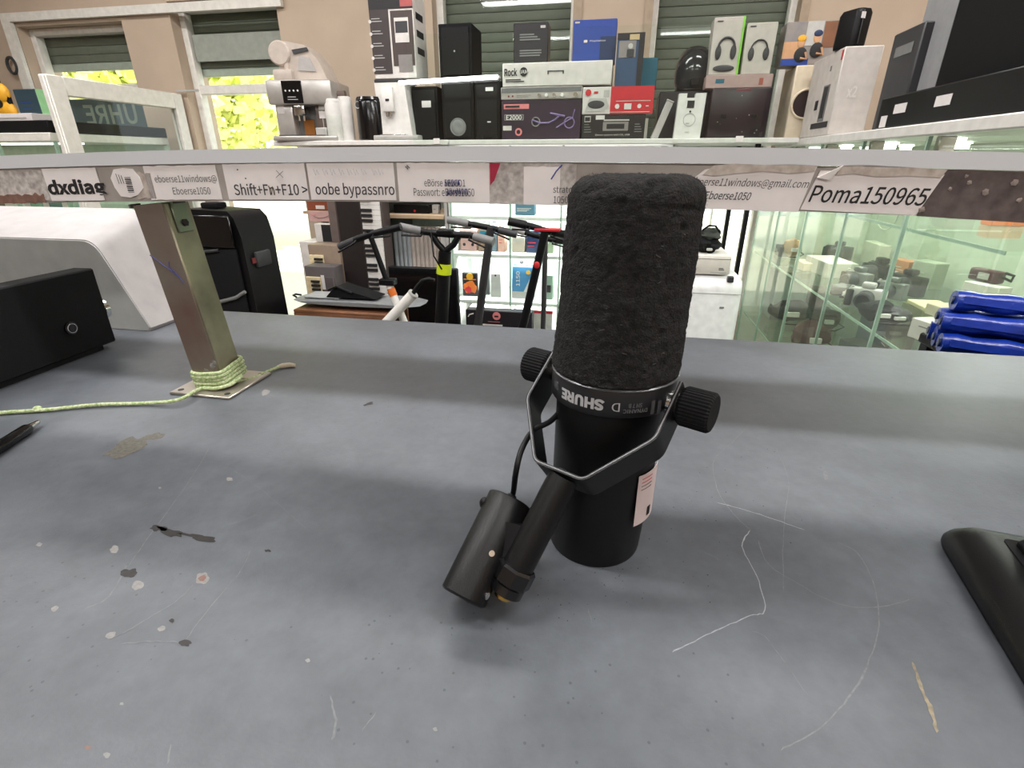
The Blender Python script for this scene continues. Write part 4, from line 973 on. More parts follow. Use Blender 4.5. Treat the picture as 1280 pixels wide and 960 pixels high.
# glass pane; the glowing tube on it stands in for a lamp reflection
gp0, gp1 = u_at(514, 2.527, 1.6), u_at(968, 2.527, 1.6)
gt_ = thing('glass_guard', 'upright clear glass pane running along the goods at the back', 'glass pane', R(0, 2.5275, 0), -TH)
part('pane', box(gp0, gp1, 0, .006, ZT-.018, 1.90), M_glass, gt_, 0)
for x in (gp0+.1, gp1-.13): part('clip', box(x, x+.03, -.004, -.0005, ZT-.018, ZT+.006, .001), M_white, gt_)
a = uz(499, 103.5, 2.50); b = uz(622, 96, 2.50)
lt_ = thing('tube_reflection', 'glowing white tube imitating a lamp reflection in front of the black speakers', 'lamp', R(a[0], 2.50, a[1]), -TH)
part('tube', tube([(0, 0, 0), ((b[0]-a[0])*.5, 0, (b[1]-a[1])*.5), (b[0]-a[0], 0, b[1]-a[1])], .0085, 12), M_glow, lt_)
part('added_holder', [box(-.006, .006, .004, .0285, -.006, .006, .001), box(b[0]-a[0]-.006, b[0]-a[0]+.006, .004, .0285, b[1]-a[1]-.006, b[1]-a[1]+.006, .001)], M_lgrey, lt_)

# stack in the middle
sb, w_, h, zA = pbox('scooter_box', 'black and purple carton printed with a scooter, lowest left of the stack', 'box', 627, 726, 124.5, 2.60, .3, mat('black purple print', (34, 22, 36), .4, col2=(50, 28, 52), scale=9))
panel(sb, -w_*.47, -w_*.15, h*.78, h*.90, M_pink, name='logo_bar'); lines(sb, -w_*.45, -w_*.17, [h*.84], M_cardb, .008, -.003)
front_text(sb, 'E2000', -w_*.34, h*.57, w_*.20, h*.12, M_white, -.003, .008); 
for (x0_, x1_, z0_, z1_) in ((-.46, -.22, .50, .505), (-.46, -.22, .635, .64), (-.46, -.457, .50, .64), (-.223, -.22, .50, .64)): panel(sb, w_*x0_, w_*x1_, h*z0_, h*z1_, M_white, -.003, 'logo_frame')
panel(sb, -w_*.48, -w_*.37, h*.24, h*.36, M_cardw, -.003, 'price_tag').rotation_euler = (0, 0, 0)
disc(sb, -w_*.28, h*.20, h*.10, M_pink, -.003, 'round_sticker'); disc(sb, -w_*.28, h*.20, h*.055, M_cardb, -.004, 'sticker_centre')
part('printed_scooter', [tube([(-.02+w_*x, -.003, h*z) for x, z in ((-.05, .50), (.05, .42), (.16, .42), (.24, .50), (.30, .62))], .004, 6), tube([(w_*.12, -.003, h*.66), (w_*.30, -.003, h*.58)], .005, 6), tube([(w_*.20, -.003, h*.30), (w_*.40, -.003, h*.55), (w_*.42, -.003, h*.75)], .003, 6)], mat('lilac print', (120, 100, 150), .4), sb, 0)
ring(sb, -w_*.06, h*.45, .018, .003, M_grey, -.003, 'printed_wheel'); ring(sb, w_*.36, h*.42, .022, .003, mat('lilac print', (120, 100, 150)), -.003, 'printed_wheel')
am, w_, h, zB = pbox('silver_amplifier', 'flat silver amplifier with a row of knobs between two cartons', 'amplifier', 626, 728, 108, 2.60, .28, M_silver, z0=zA+.001, pn='housing')
panel(am, -w_*.49, w_*.49, h*.55, h*.92, mat('dark grey strip', (110, 110, 112), .3), name='upper_strip')
for i, x in enumerate((-.02, .07, .16, .26, .42)): part('knob', cyl((w_*x, -.014, h*.30), (w_*x, 0, h*.30), .0075 if i < 4 else .010, n=18, ch=.001), M_white if i % 2 else M_chrome, am)
for x in (-.40, -.35): disc(am, w_*x, h*.28, .004, mat('dark red dot', (110, 40, 40), .4), -.003, 'button')
lines(am, -w_*.30, -w_*.08, [h*.22, h*.34], M_grey, .002, -.003)
rb, w_, h, zC = pbox('keyboard_box', 'long white carton with bold black logo lying across the stack', 'box', 628, 765, 77, 2.60, .22, M_cardw, z0=zB+.001)
front_text(rb, 'Rock', -w_*.42, h*.62, w_*.12, h*.34, M_ink, -.003, .012); disc(rb, -w_*.30, h*.62, h*.19, M_ink, -.003, 'logo_disc'); front_text(rb, 'JAM', -w_*.30, h*.62, w_*.08, h*.16, M_cardw, -.0045, .006)
front_text(rb, '37 KEY KEYBOARD', -w_*.36, h*.28, w_*.22, h*.08, M_inkg, -.003) if False else lines(rb, -w_*.47, -w_*.25, [h*.30, h*.22], M_inkg, .004, -.003)
part('handle_slot', [box(-w_*.08, w_*.07, -.003, -.001, h*.60, h*.64, .001), box(-w_*.08, -w_*.07, -.003, -.001, h*.50, h*.64), box(w_*.06, w_*.07, -.003, -.001, h*.50, h*.64)], M_dark, rb, 0)
bb, w_, h, _ = pbox('black_game_box', 'black carton with dim grey lines standing on the long white carton', 'box', 642, 685, 28, 2.66, .09, M_cardb, z0=zC+.001)
lines(bb, -w_*.32, w_*.32, [h*(.72-.06*i) for i in range(3)]+[h*(.34-.06*i) for i in range(3)], M_grey, .005); panel(bb, w_*.28, w_*.42, h*.86, h*.92, M_lgrey, name='corner_mark')
ps, w_, h, _ = pbox('blue_console_box', 'bright blue console carton with small white logo on the long white carton', 'box', 716, 770, 24, 2.66, .1, M_blue, z0=zC+.001)
panel(ps, w_*.14, w_*.5, 0, h*.60, M_navy, name='dark_wave'); front_text(ps, 'PlayStation', w_*.08, h*.50, w_*.36, h*.055, M_cardw, -.004); panel(ps, -w_*.24, -w_*.16, h*.47, h*.53, M_cardw, -.004, 'logo'); lines(ps, -w_*.46, -w_*.3, [h*.94], M_lgrey, .006)
# lower right of the stack
xb, w_, h, zD = pbox('stereo_box', 'black carton printed with a stereo unit under the red and white carton', 'box', 727, 806, 143, 2.60, .28, mat('black print', (26, 23, 26), .4), z0=ZT)
panel(xb, -w_*.46, -w_*.36, h*.70, h*.95, M_lgrey, name='corner_frame'); panel(xb, -w_*.45, -w_*.37, h*.74, h*.90, M_cardb, -.003, 'corner_frame_centre')
panel(xb, -w_*.28, -w_*.14, h*.80, h*.97, M_cardw, name='label'); panel(xb, -w_*.15, w_*.25, h*.74, h*.80, M_lgrey, name='printed_lid')
panel(xb, -w_*.16, w_*.24, h*.34, h*.70, mat('grey print', (110, 108, 110), .4), name='printed_stereo'); panel(xb, -w_*.10, w_*.18, h*.42, h*.62, M_cardb, -.003, 'printed_opening')
front_text(xb, 'Stereo system with CD, USB', 0, h*.17, w_*.55, h*.08, M_cardw, -.003); lines(xb, w_*.34, w_*.46, [h*(.6-.1*i) for i in range(4)], M_grey, .003); lines(xb, -w_*.46, -w_*.34, [h*(.6-.1*i) for i in range(4)], M_grey, .003)
rd, w_, h, zE = pbox('turntable_box', 'red and white carton printed with a turntable on the black stereo carton', 'box', 728, 817, 108, 2.60, .28, M_cardw, z0=zD+.001)
panel(rd, -w_*.10, w_*.5, 0, h, M_red, name='red_panel'); disc(rd, -w_*.42, h*.80, h*.12, M_red, -.003, 'round_seal'); lines(rd, -w_*.34, -w_*.25, [h*.80], M_red, .008)
part('printed_turntable', prism([(-w_*.46, h*.10), (-w_*.18, h*.12), (-w_*.12, h*.30), (-w_*.16, h*.58), (-w_*.40, h*.60)], -.003, -.0015), M_lgrey, rd, 0)
part('printed_platter', [xf(ell((0, 0, 0), (w_*.12, .0012, h*.15), 20, 8), Matrix.Translation((-w_*.30, -.004, h*.36)))], M_dark, rd)
panel(rd, -w_*.20, -w_*.12, h*.62, h*.88, M_lgrey, name='label'); panel(rd, -w_*.02, w_*.46, h*.46, h*.48, M_cardw, -.003, 'white_line'); panel(rd, -w_*.10, w_*.46, h*.06, h*.08, M_cardw, -.003, 'white_line')
disc(rd, w_*.0, h*.28, h*.09, M_cardw, -.003, 'icon'); panel(rd, w_*.10, w_*.20, h*.17, h*.38, M_cardw, -.003, 'icon'); disc(rd, w_*.31, h*.28, h*.08, M_cardw, -.003, 'icon'); lines(rd, w_*.40, w_*.46, [h*.28], M_cardw, .004, -.003)
nb, w_, h, _ = pbox('figure_box', 'narrow dark blue carton with small portrait picture on the red carton', 'box', 770, 804, 41, 2.63, .1, mat('steel blue print', (46, 70, 100), .4), z0=zE+.001)
panel(nb, -w_*.5, w_*.5, h*.88, h, M_cardb, name='header'); panel(nb, -w_*.05, w_*.3, h*.87, h*.97, mat('tan label', (185, 165, 125), .5), -.003, 'label')
panel(nb, -w_*.42, w_*.20, h*.55, h*.86, mat('grey print', (130, 130, 132), .4), name='picture'); part('printed_head', cyl((0, -.004, h*.76), (0, -.003, h*.76), .010, n=14), M_lgrey, nb); panel(nb, -w_*.12, w_*.14, h*.56, h*.70, M_dark, -.0032, 'printed_body'); panel(nb, w_*.30, w_*.5, 0, h*.88, M_cardb, -.003, 'dark_edge')
tb, w_, h, _ = pbox('teal_box', 'small plain teal carton half hidden behind the dark blue carton', 'box', 800, 821, 72, 2.76, .06, M_teal, z0=zE+.001)
# black box, bowl, radio and leaning keyboard
bk, w_, h, zF = pbox('black_carton', 'plain black carton under the dark glass dome', 'box', 822, 884, 114, 2.72, .22, M_cardb, z0=ZT)
u0, u1, z1 = spot_at(843, 893, 58, 2.80, zF)
r_ = (u1-u0)/2
dm = thing('dark_helmet', 'shiny dark round helmet standing on the black carton', 'helmet', R((u0+u1)/2, 2.72+r_*.9, zF+.001), -TH)
hh = z1-zF
part('shell', [lathe([(r_*.80, 0), (r_*.97, hh*.22), (r_, hh*.42), (r_*.93, hh*.66), (r_*.72, hh*.86), (r_*.4, hh*.97), (0, hh)], 40)], mat('glossy smoke grey', (38, 40, 42), .12), dm)
part('rim', tube([(r_*.82*math.cos(a*PI/18), r_*.82*math.sin(a*PI/18), .006) for a in range(36)], .006, 8, True), M_black, dm)
part('vent', box(-.02, .02, -r_*1.01, -r_*.9, hh*.10, hh*.26, .004), M_black, dm)
u0, u1, z1 = spot_at(845, 879, 116, 2.55, ZT)
rd2 = thing('white_radio', 'white upright radio with notched top and small dark display', 'radio', R((u0+u1)/2, 2.565, ZT), -TH); w_ = (u1-u0); h = z1-ZT
part('housing', prism([(-w_*.5, 0), (w_*.5, 0), (w_*.54, h), (w_*.16, h), (w_*.16, h*.90), (-w_*.16, h*.90), (-w_*.16, h), (-w_*.46, h)], 0, .045), M_white, rd2)
panel(rd2, -w_*.12, w_*.14, h*.68, h*.84, M_ink, -.002, 'display'); disc(rd2, w_*.02, h*.60, .004, M_ink, -.002, 'button'); ring(rd2, w_*.02, h*.42, w_*.22, .001, M_lgrey, -.001, 'dial_ring'); lines(rd2, -w_*.1, w_*.1, [h*.34, h*.14], M_lgrey, .003)
lw = thing('white_sound_bar', 'slim grey-white bar leaning diagonally against the black carton', 'speaker', R(u_at(813, 2.58, ZT), 2.58, ZT+.002), -TH)
L1 = .155; lean_a = math.radians(20)
o = part('bar', box(0, .030, 0, .022, 0, L1, .003), mat('grey white plastic', (176, 170, 168), .5, bump=.3, bscale=300), lw); o.rotation_euler = (0, lean_a, 0)
o = part('end_cap', box(-.001, .031, -.001, .023, L1, L1+.006, .002), M_lgrey, lw); o.rotation_euler = (0, lean_a, 0)
# black case with reddish sheen, pinkish carton and the two headphone cartons
bc, w_, h, zG = pbox('black_carry_case', 'large black case with rounded corners right of the white radio', 'case', 886, 962, 109, 2.62, .25, mat('black maroon plastic', (24, 18, 22), .35, col2=(44, 22, 32), scale=8), z0=ZT, ch=.012)
rs2 = random.Random(9)
for i in range(9): disc(bc, rs2.uniform(-.42, .42)*w_, rs2.uniform(.1, .9)*h, rs2.uniform(.0008, .002), M_white, -.003, 'speck', n=8)
panel(bc, -w_*.1, w_*.15, h*.93, h*.97, mat('dark red print', (110, 40, 50), .5), name='label')
part('latch', [box(-w_*.3, -w_*.2, -.006, 0, h*.4, h*.48, .002), box(w_*.2, w_*.3, -.006, 0, h*.4, h*.48, .002)], M_black, bc)
pk, w_, h, zH = pbox('pinkish_box', 'flat pinkish grey carton under the two headphone cartons', 'box', 882, 966, 93, 2.66, .2, mat('pinkish grey card', (165, 140, 135), .6), z0=zG+.001)
panel(pk, -w_*.35, -w_*.22, h*.4, h*.7, M_teal, name='print'); panel(pk, w_*.30, w_*.36, h*.2, h*.7, mat('rust print', (150, 80, 65), .5), name='print')
def headphone_box(label, px0, px1, pyt, green):
    t, w_, h, _ = pbox('headphone_box', label, 'box', px0, px1, pyt, 2.68, .09, mat('pale grey card', (178, 172, 164), .6), z0=zH+.001)
    cx, cz, r = 0, h*.48, w_*.27
    part('printed_headband', tube([(cx+r*math.cos(a*PI/16), -.003, cz+r*1.1*math.sin(a*PI/16)) for a in range(17)], .0045 if green else .003, 6), M_dark, t)
    for s in (-1, 1): part('printed_ear_cup', [xf(ell((0, 0, 0), (w_*.10, .003, h*.13), 16, 8), Matrix.Translation((s*r*.92, -.003, cz-h*.08)))], M_dark, t)
    lines(t, -w_*.4, -w_*.1, [h*.93], M_inkg, .004)
    if green:
        panel(t, w_*.44, w_*.5, 0, h, M_green, name='green_edge'); part('side_green_panel', box(w_/2, w_/2+.001, 0, .09, 0, h), M_green, t, 0)
        part('printed_base', [xf(ell((0, 0, 0), (w_*.36, .002, h*.06), 18, 8), Matrix.Translation((0, -.003, h*.12)))], M_dark, t)
    return t
headphone_box('pale carton with a dark headphone picture and green edge', 889, 927, 21, True)
headphone_box('pale carton with a thin-banded headphone picture, right of the green edged one', 930, 968, 28, False)

# ------------------------------------------------------------------ white shelf board carrying these goods, lit cabinet below
cb0, cb1 = bw1+.004, .715
sh_ = thing('back_counter_top', 'long white board edge behind the riser carrying cartons and speakers', 'shelf', R(0, 0, 0), -TH)
part('top_board', box(cb0, cb1, 2.535, 3.0, ZT-.022, ZT-.0005, .003), M_white, sh_)
px_post = u_at(929, 2.56, 1.1)
part('black_post', box(px_post-.008, px_post+.012, 2.56, 2.585, 0, ZT-.023, .002), M_black, sh_)
part('rear_post', box(px_post-.008, px_post+.012, 2.96, 2.98, 0, ZT-.023, .002), M_black, sh_)
lc0, lc1 = u_at(566, 2.62, 1.1), u_at(830, 2.62, 1.1)
lc = thing('lit_display_cabinet', 'brightly lit white glass-fronted display cabinet behind the scooters', 'cabinet', R(0, 0, 0), -TH)
M_lit = mat('bright white laminate', (238, 240, 236), .5)
part('back_panel', box(lc0, lc1, 2.96, 2.98, 0, ZT-.03), M_lit, lc)
part('side_panel', box(lc0-.012, lc0, 2.60, 2.98, 0, ZT-.024), M_lit, lc); part('side_panel', box(lc1, lc1+.012, 2.60, 2.98, 0, ZT-.024), M_lit, lc)
SHZ = [.42, z_at(375, 2.66, 640), z_at(317, 2.66, 640), z_at(262, 2.66, 640)-.03]
for z in SHZ: part('shelf_board', box(lc0+.001, lc1-.001, 2.62, 2.955, z-.018, z, .001), M_lit, lc)
part('bottom_board', box(lc0+.001, lc1-.001, 2.62, 2.955, .06, .08), M_lit, lc)
mids = [u_at(p_, 2.60, 1.0) for p_ in (638, 700)]
for m_ in mids+[lc0, lc1]: part('glass_upright', box(m_-.004, m_+.004, 2.592, 2.606, .06, ZT-.024), M_glassedge, lc)
ed = sorted([lc0]+mids+[lc1])
for a_, b_ in zip(ed, ed[1:]): part('front_pane', box(a_+.006, b_-.006, 2.597, 2.601, .06, ZT-.03), M_glass, lc, 0)
for i, z in enumerate(SHZ[1:]+[ZT-.03]):
    part('glow_strip', box(lc0+.05, lc1-.05, 2.66, 2.675, z-.028 if i < 3 else z-.008, z-.0185 if i < 3 else z, .001), M_ledw, lc)  # strips and area lights added in place of window light from behind
    lamp('cabinet_added_light', 'AREA', R((lc0+lc1)/2, 2.70, z-.036 if i < 3 else z-.02), 6.5, (.97, 1, .98), 1.2, .03, rot=(math.radians(28), 0, -TH))
# goods inside it
def inbox(name, label, cat, px0, px1, pyt, zi, m, v=2.70, d=.06, dz=.0008): return pbox(name, label, cat, px0, px1, pyt, v, d, m, z0=SHZ[zi]+dz)
t, w_, h, _ = inbox('orange_game_case', 'game case with orange fire picture on the middle lit shelf', 'game', 578, 597, 341, 1, M_cardb, d=.015)
part('printed_flame', [blob(0, -.002, h*.38, w_*.4, .002, h*.25, 3, .5)], M_orange, t); part('printed_flame', [blob(-w_*.1, -.003, h*.3, w_*.22, .002, h*.15, 5, .5)], M_red, t); panel(t, -w_*.4, w_*.4, h*.70, h*.74, M_orange); disc(t, 0, h*.84, w_*.22, M_yellow, -.002, 'logo')
t, w_, h, _ = inbox('white_tablet', 'white tablet leaning upright on the middle lit shelf', 'tablet', 613, 626, 342, 1, M_lgrey, d=.012); disc(t, w_*.0, h*.92, .005, M_ink, -.002, 'camera_eye')
t, w_, h, _ = inbox('grey_tablet', 'dark grey slim device behind the scooter stem on the middle lit shelf', 'tablet', 602, 612, 332, 1, M_grey, v=2.74, d=.012); panel(t, -w_*.4, w_*.4, h*.05, h*.95, M_dark, name='screen')
t, w_, h, _ = inbox('blue_game_box', 'blue and white boxed toy with yellow dot on the middle lit shelf', 'box', 640, 667, 333, 1, mat('sky blue print', (70, 130, 175), .5), d=.05)
disc(t, w_*.25, h*.82, .012, M_yellow, -.002, 'yellow_dot'); front_text(t, '1150', -w_*.22, h*.62, h*.45, w_*.18, M_cardw, -.003, .006, rot=PI/2); part('white_streak', prism([(-w_*.1, 0), (w_*.5, 0), (w_*.5, h*.5), (w_*.32, h*.62)], -.003, -.0015), M_cardw, t, 0); panel(t, -w_*.5, w_*.2, 0, h*.22, M_lgrey, -.0035, 'pale_base')
t2, w_, h, _ = pbox('small_green_gadget', 'tiny pale green gadget on top of the blue toy box', 'gadget', 646, 658, 320, 2.71, .03, mat('pale green plastic', (150, 175, 165), .5), z0=spot_at(640, 667, 333, 2.70, SHZ[1])[2]+.001); disc(t2, 0, h*.45, h*.25, M_ink, -.002, 'lens')
t, w_, h, _ = inbox('green_carton', 'grey green carton at the right end of the middle lit shelf', 'box', 679, 691, 344, 1, mat('grey green card', (130, 150, 135), .6)); panel(t, -w_*.4, w_*.3, h*.3, h*.6, M_cardb)
t, w_, h, _ = inbox('red_speaker_box', 'reddish grey box with two round holes on the upper lit shelf', 'box', 575, 596, 287, 2, mat('dusty rose card', (175, 140, 135), .6)); disc(t, -w_*.25, h*.3, .008, M_cardb); disc(t, w_*.25, h*.3, .008, M_cardb)
t, w_, h, _ = inbox('patterned_box', 'dark patterned carton second on the upper lit shelf', 'box', 597, 612, 282, 2, mat('brown print', (90, 74, 66), .5, col2=(150, 120, 100), scale=60)); panel(t, -w_*.3, w_*.3, h*.6, h*.8, M_teal)
t, w_, h, _ = inbox('blue_grey_box', 'blue grey upright carton third on the upper lit shelf', 'box', 613, 621, 279, 2, mat('blue grey card', (96, 112, 124), .6)); lines(t, -w_*.3, w_*.3, [h*.5, h*.6], M_cardw)
t, w_, h, _ = inbox('salmon_box', 'pale salmon upright carton fourth on the upper lit shelf', 'box', 622, 631, 277, 2, mat('salmon card', (205, 165, 150), .6)); lines(t, -w_*.3, w_*.3, [h*.3, h*.4], M_red)
t, w_, h, _ = inbox('beige_box', 'pale beige carton under the handlebars on the upper lit shelf', 'box', 640, 656, 296, 2, mat('beige card', (190, 180, 165), .6)); panel(t, -w_*.4, w_*.4, h*.7, h*.9, M_lgrey)
t, w_, h, _ = inbox('navy_box', 'dark navy carton right of the beige one on the upper lit shelf', 'box', 658, 674, 288, 2, M_navy); lines(t, -w_*.4, w_*.4, [h*.3, h*.45], M_red, .004)
t, w_, h, _ = inbox('sage_box', 'sage green carton near the foam windscreen on the upper lit shelf', 'box', 676, 692, 283, 2, mat('sage card', (140, 155, 130), .6)); disc(t, 0, h*.4, .01, M_cardw)
t, w_, h, _ = inbox('teal_blue_box', 'teal blue carton hanging highest left of the microphone in the lit cabinet', 'box', 644, 668, 252, 3, mat('teal blue card', (70, 110, 130), .6)); lines(t, -w_*.4, w_*.4, [h*.3, h*.4, h*.5], M_cardw)
t, w_, h, _ = inbox('pale_red_carton', 'flat red and white carton on the low lit shelf above the black carton', 'box', 586, 640, 386, 0, M_cardw, v=2.66, d=.2); 
panel(t, -w_*.5, w_*.5, h*.94, h*1.0, M_red)
t, w_, h, _ = inbox('white_red_carton', 'second flat red and white carton at the right of the low lit shelf', 'box', 642, 690, 388, 0, M_cardw, v=2.66, d=.2); panel(t, -w_*.5, w_*.5, h*.94, h*1.0, M_red)
# big black carton with pink red emblem, on the floor
lb_, w_, h, _ = pbox('black_scooter_carton', 'big black carton with round pink emblem in front of the lit cabinet', 'box', 585, 664, 389, 2.40, .06, M_cardb, z0=0)
zt0 = h-.045
disc(lb_, -w_*.03, h-.025, .020, M_pink, -.003, 'emblem'); panel(lb_, -w_*.06, w_*.0, h-.030, h-.022, M_cardb, -.005, 'emblem_bar'); lines(lb_, -w_*.16, w_*.12, [h-.055], M_pink, .002, -.003)
lines(lb_, -w_*.24, w_*.22, [h-.072], M_cardw, .008, -.003)
part('white_swoosh', tube([(-w_*.46, -.003, h-.035), (-w_*.44, -.003, h-.024), (-w_*.38, -.003, h-.018)], .003, 6), M_cardw, lb_)

# ------------------------------------------------------------------ narrow cabinet, ribbed panel, television, instruments
A0, A1 = u_at(484, 2.62, 1.0), u_at(562, 2.62, 1.0)
nc = thing('open_wood_shelf', 'open shelf unit with a pale wooden board just under the riser', 'shelf', R(0, 0, 0), -TH)
part('side_panel', box(A0-.016, A0, 2.60, 3.0, 0, 1.40), mat('dark grey green panel', (62, 66, 62), .5), nc); part('side_panel', box(A1-.016, A1-.001, 2.61, 3.0, 0, 1.40), M_lgrey, nc)
zw = z_at(268, 2.62, 520)
part('wood_board', box(A0+.001, A1-.018, 2.60, 2.99, zw-.02, zw, .002), M_woodl, nc)
part('back_panel', box(A0+.001, A1-.018, 2.995, 3.0, .0, 1.40), mat('grey green back', (140, 150, 138), .6), nc)
part('low_board', box(A0+.001, A1-.018, 2.62, 2.99, .30, .32, .002), M_woodl, nc)
t, w_, h, _ = pbox('flat_black_device', 'flat black device lying on the pale wooden board', 'electronics', 492, 536, 256, 2.66, .2, M_black, z0=zw+.001, pn='housing'); disc(t, w_*.1, h*.3, .006, M_red, -.002, 'red_light')
t, w_, h, _ = pbox('pale_round_tin', 'small pale tin at the right of the wooden board', 'tin', 540, 548, 256, 2.66, .03, M_lgrey, z0=zw+.001, pn='body'); lines(t, -w_*.3, w_*.3, [h*.5], M_grey)
rbp = thing('ribbed_panel', 'pale vertically ribbed panel standing behind the television', 'panel', R(0, 2.68, .322), -TH)
zr = z_at(283, 2.68, 510)-.322; ra, rb_ = A0+.012, A1-.065
nrib = 11
for i in range(nrib):
    x = ra+(rb_-ra)*(i+.5)/nrib; part('rib', cyl((x, 0, 0), (x, 0, zr), (rb_-ra)/nrib*.52, n=10), mat('rib grey blue', (176, 182, 186), .5) if i < 4 else mat('rib warm white', (198, 186, 178), .5), rbp)
part('edge_bar', box(rb_+.004, rb_+.03, -.02, .02, 0, zr), M_white, rbp)
# television on a low bench
tvv = 2.36; t0, t1, zt1 = spot_at(488, 573, 335, tvv, .62)
tvb = thing('low_bench', 'low grey bench carrying the television behind the counter', 'bench', R((t0+t1)/2, tvv, 0), -TH)
part('top', box(-.19, .19, -.05, .20, .36, .385, .003), M_grey, tvb)
for sx in (-.17, .17):
    for sy in (-.03, .17): part('leg', box(sx-.015, sx+.015, sy-.015, sy+.015, 0, .359, .002), M_grey, tvb)
tv = thing('television', 'black flat television with dim reflections behind the scooters', 'television', R((t0+t1)/2, tvv, .386), -TH)
wt = t1-t0; ht = zt1-.386
part('bezel', box(-wt/2, wt/2, 0, .03, .05, ht, .004), M_black, tv); part('screen', box(-wt/2+.010, wt/2-.010, -.002, -.0003, .065, ht-.012), M_blackg, tv, 0)
part('stand_foot', [box(-wt*.3, wt*.3, -.05, .08, 0, .008, .002), box(-.03, .03, .012, .025, .008, .06)], M_black, tv)

def piano(name, label, px0, px1, pyt, v, m, kw_side, keyw=.135, octaves=5, tilt=0, z0=0, H_=None, panel_m=None, key_m=None):
    """a keyboard instrument stood on end; keys run upward; kw_side -1 keys at the left, +1 at the right"""
    u0, u1, z1 = spot_at(px0, px1, pyt, v, 1.0); w_ = u1-u0; h = (H_ or z1-z0)
    t = thing(name, label, 'keyboard', R((u0+u1)/2, v, z0), -TH); t.rotation_euler = (0, tilt, -TH)
    part('body', box(-w_/2, w_/2, 0, .09, 0, h, .006), m, t)
    kx0, kx1 = (w_/2-keyw-.008, w_/2-.008) if kw_side > 0 else (-w_/2+.008, -w_/2+.008+keyw)
    n = octaves*7; kp = (h-.10)/n
    wk = mesh('white_key', [box(kx0, kx1, -.012, -.0005, .0006, kp-.0006, .0008)], key_m or M_white)
    blk = mesh('black_key', [box(kx0 if kw_side > 0 else kx0+(kx1-kx0)*.40, kx0+(kx1-kx0)*.60 if kw_side > 0 else kx1, -.022, -.0125, -kp*.28, kp*.28, .001)], M_ink)
    for i in range(n):
        o = part('white_key', wk, None, t); o.location = (0, 0, .05+kp*i)
        if i % 7 in (0, 1, 3, 4, 5): o = part('black_key', blk, None, t); o.location = (0, 0, .05+kp*(i+1))
    if panel_m:
        px_ = (-w_/2+.01, kx0-.012) if kw_side > 0 else (kx1+.012, w_/2-.01)
        part('control_panel', box(px_[0], px_[1], -.003, -.0005, .05, h-.05, .001), panel_m, t)
        cx = (px_[0]+px_[1])/2
        part('display', box(cx-.02, cx+.02, -.006, -.003, h*.42, h*.46, .001), M_lgrey, t); part('display_glass', box(cx-.012, cx+.012, -.008, -.006, h*.425, h*.455), M_dark, t)
        for k in range(8): part('button', box(cx-.02+.012*(k % 4), cx-.012+.012*(k % 4), -.006, -.003, h*(.52+.03*(k//4)), h*(.53+.03*(k//4)), .001), M_grey, t)
    return t, w_, h
piano('stage_piano', 'long dark brown keyboard instrument standing on end with white keys at the right', 418, 477, 200, 2.42, mat('dark brown plastic', (62, 50, 48), .5), 1, .095, 8, math.radians(0), panel_m=mat('black brown panel', (40, 34, 34), .4), H_=1.42)
piano('beige_keyboard', 'beige keyboard instrument standing on end with cream keys at the left', 384, 424, 306, 2.40, mat('taupe plastic', (134, 116, 100), .5), -1, .075, 7, key_m=mat('cream keys', (232, 214, 172), .5))
kk, w_, h = piano('small_grey_keyboard', 'short keyboard instrument with grey button panel in front of the beige one', 378, 416, 333, 2.28, mat('dark grey shell', (84, 78, 78), .5), -1, .075, 6, key_m=mat('cream keys', (232, 214, 172)), panel_m=mat('slate panel', (92, 84, 86), .5))
panel(kk, w_*.05, w_*.16, h-.11, h-.04, M_paper, -.008, 'price_tag')
# stacked things above the keyboards: brown plank box, pink picture, white boxed phone
bp_, w_, h, zb_ = pbox('brown_cupboard', 'narrow dark taupe cupboard side behind the keyboard instruments', 'cupboard', 424, 462, 192, 2.58, .14, mat('taupe grey laminate', (108, 94, 90), .6), z0=0)
panel(bp_, -w_*.46, w_*.46, h*.05, h*.62, mat('taupe door', (98, 86, 82), .55), name='door_panel')
t, w_, h, zc_ = pbox('white_stand_box', 'tall white plinth box behind the keyboards near the door', 'plinth', 391, 418, 303, 2.60, .22, M_cardw, z0=0); panel(t, -w_*.4, w_*.4, h*.1, h*.3, M_lgrey)
t, w_, h, zd_ = pbox('boxed_phone', 'white box with a black screen standing above the beige keyboard', 'box', 394, 417, 280, 2.60, .05, M_cardw, z0=zc_+.001); panel(t, -w_*.12, w_*.42, h*.04, h*.96, M_ink, name='screen')
t, w_, h, _ = pbox('pink_picture', 'pinkish picture board with thin dark scribbles under the riser', 'picture', 386, 418, 264, 2.68, .012, mat('dusty pink print', (205, 165, 160), .6), z0=zd_+.001); part('scribble', tube([(w_*x, -.002, h*z) for x, z in ((-.3, .5), (-.1, .35), (.1, .4), (.3, .6), (.45, .9))], .0012, 5), M_inkg, t); part('scribble', tube([(w_*x, -.002, h*z) for x, z in ((-.45, .8), (-.3, .6), (-.2, .75))], .0012, 5), M_pink, t)
t, w_, h, _ = pbox('red_brown_box', 'red brown box peeking out right under the riser beside the door', 'box', 383, 420, 245, 2.74, .2, mat('red brown card', (140, 72, 48), .6), z0=z_at(263, 2.74, 400)); panel(t, -w_*.2, w_*.1, h*.1, h*.35, M_paper)
hb_ = thing('bracket_shelf', 'thin bracket shelf under the red brown box by the door', 'shelf', R(u_at(402, 2.74, 1.2), 2.70, z_at(263, 2.74, 400)-.016), -TH)
part('board', box(-.10, .10, 0, .48, 0, .015, .002), M_woodl, hb_); part('bracket', [box(-.08, -.06, .30, .48, -.10, -.0005), box(.06, .08, .30, .48, -.10, -.0005)], M_steel, hb_)

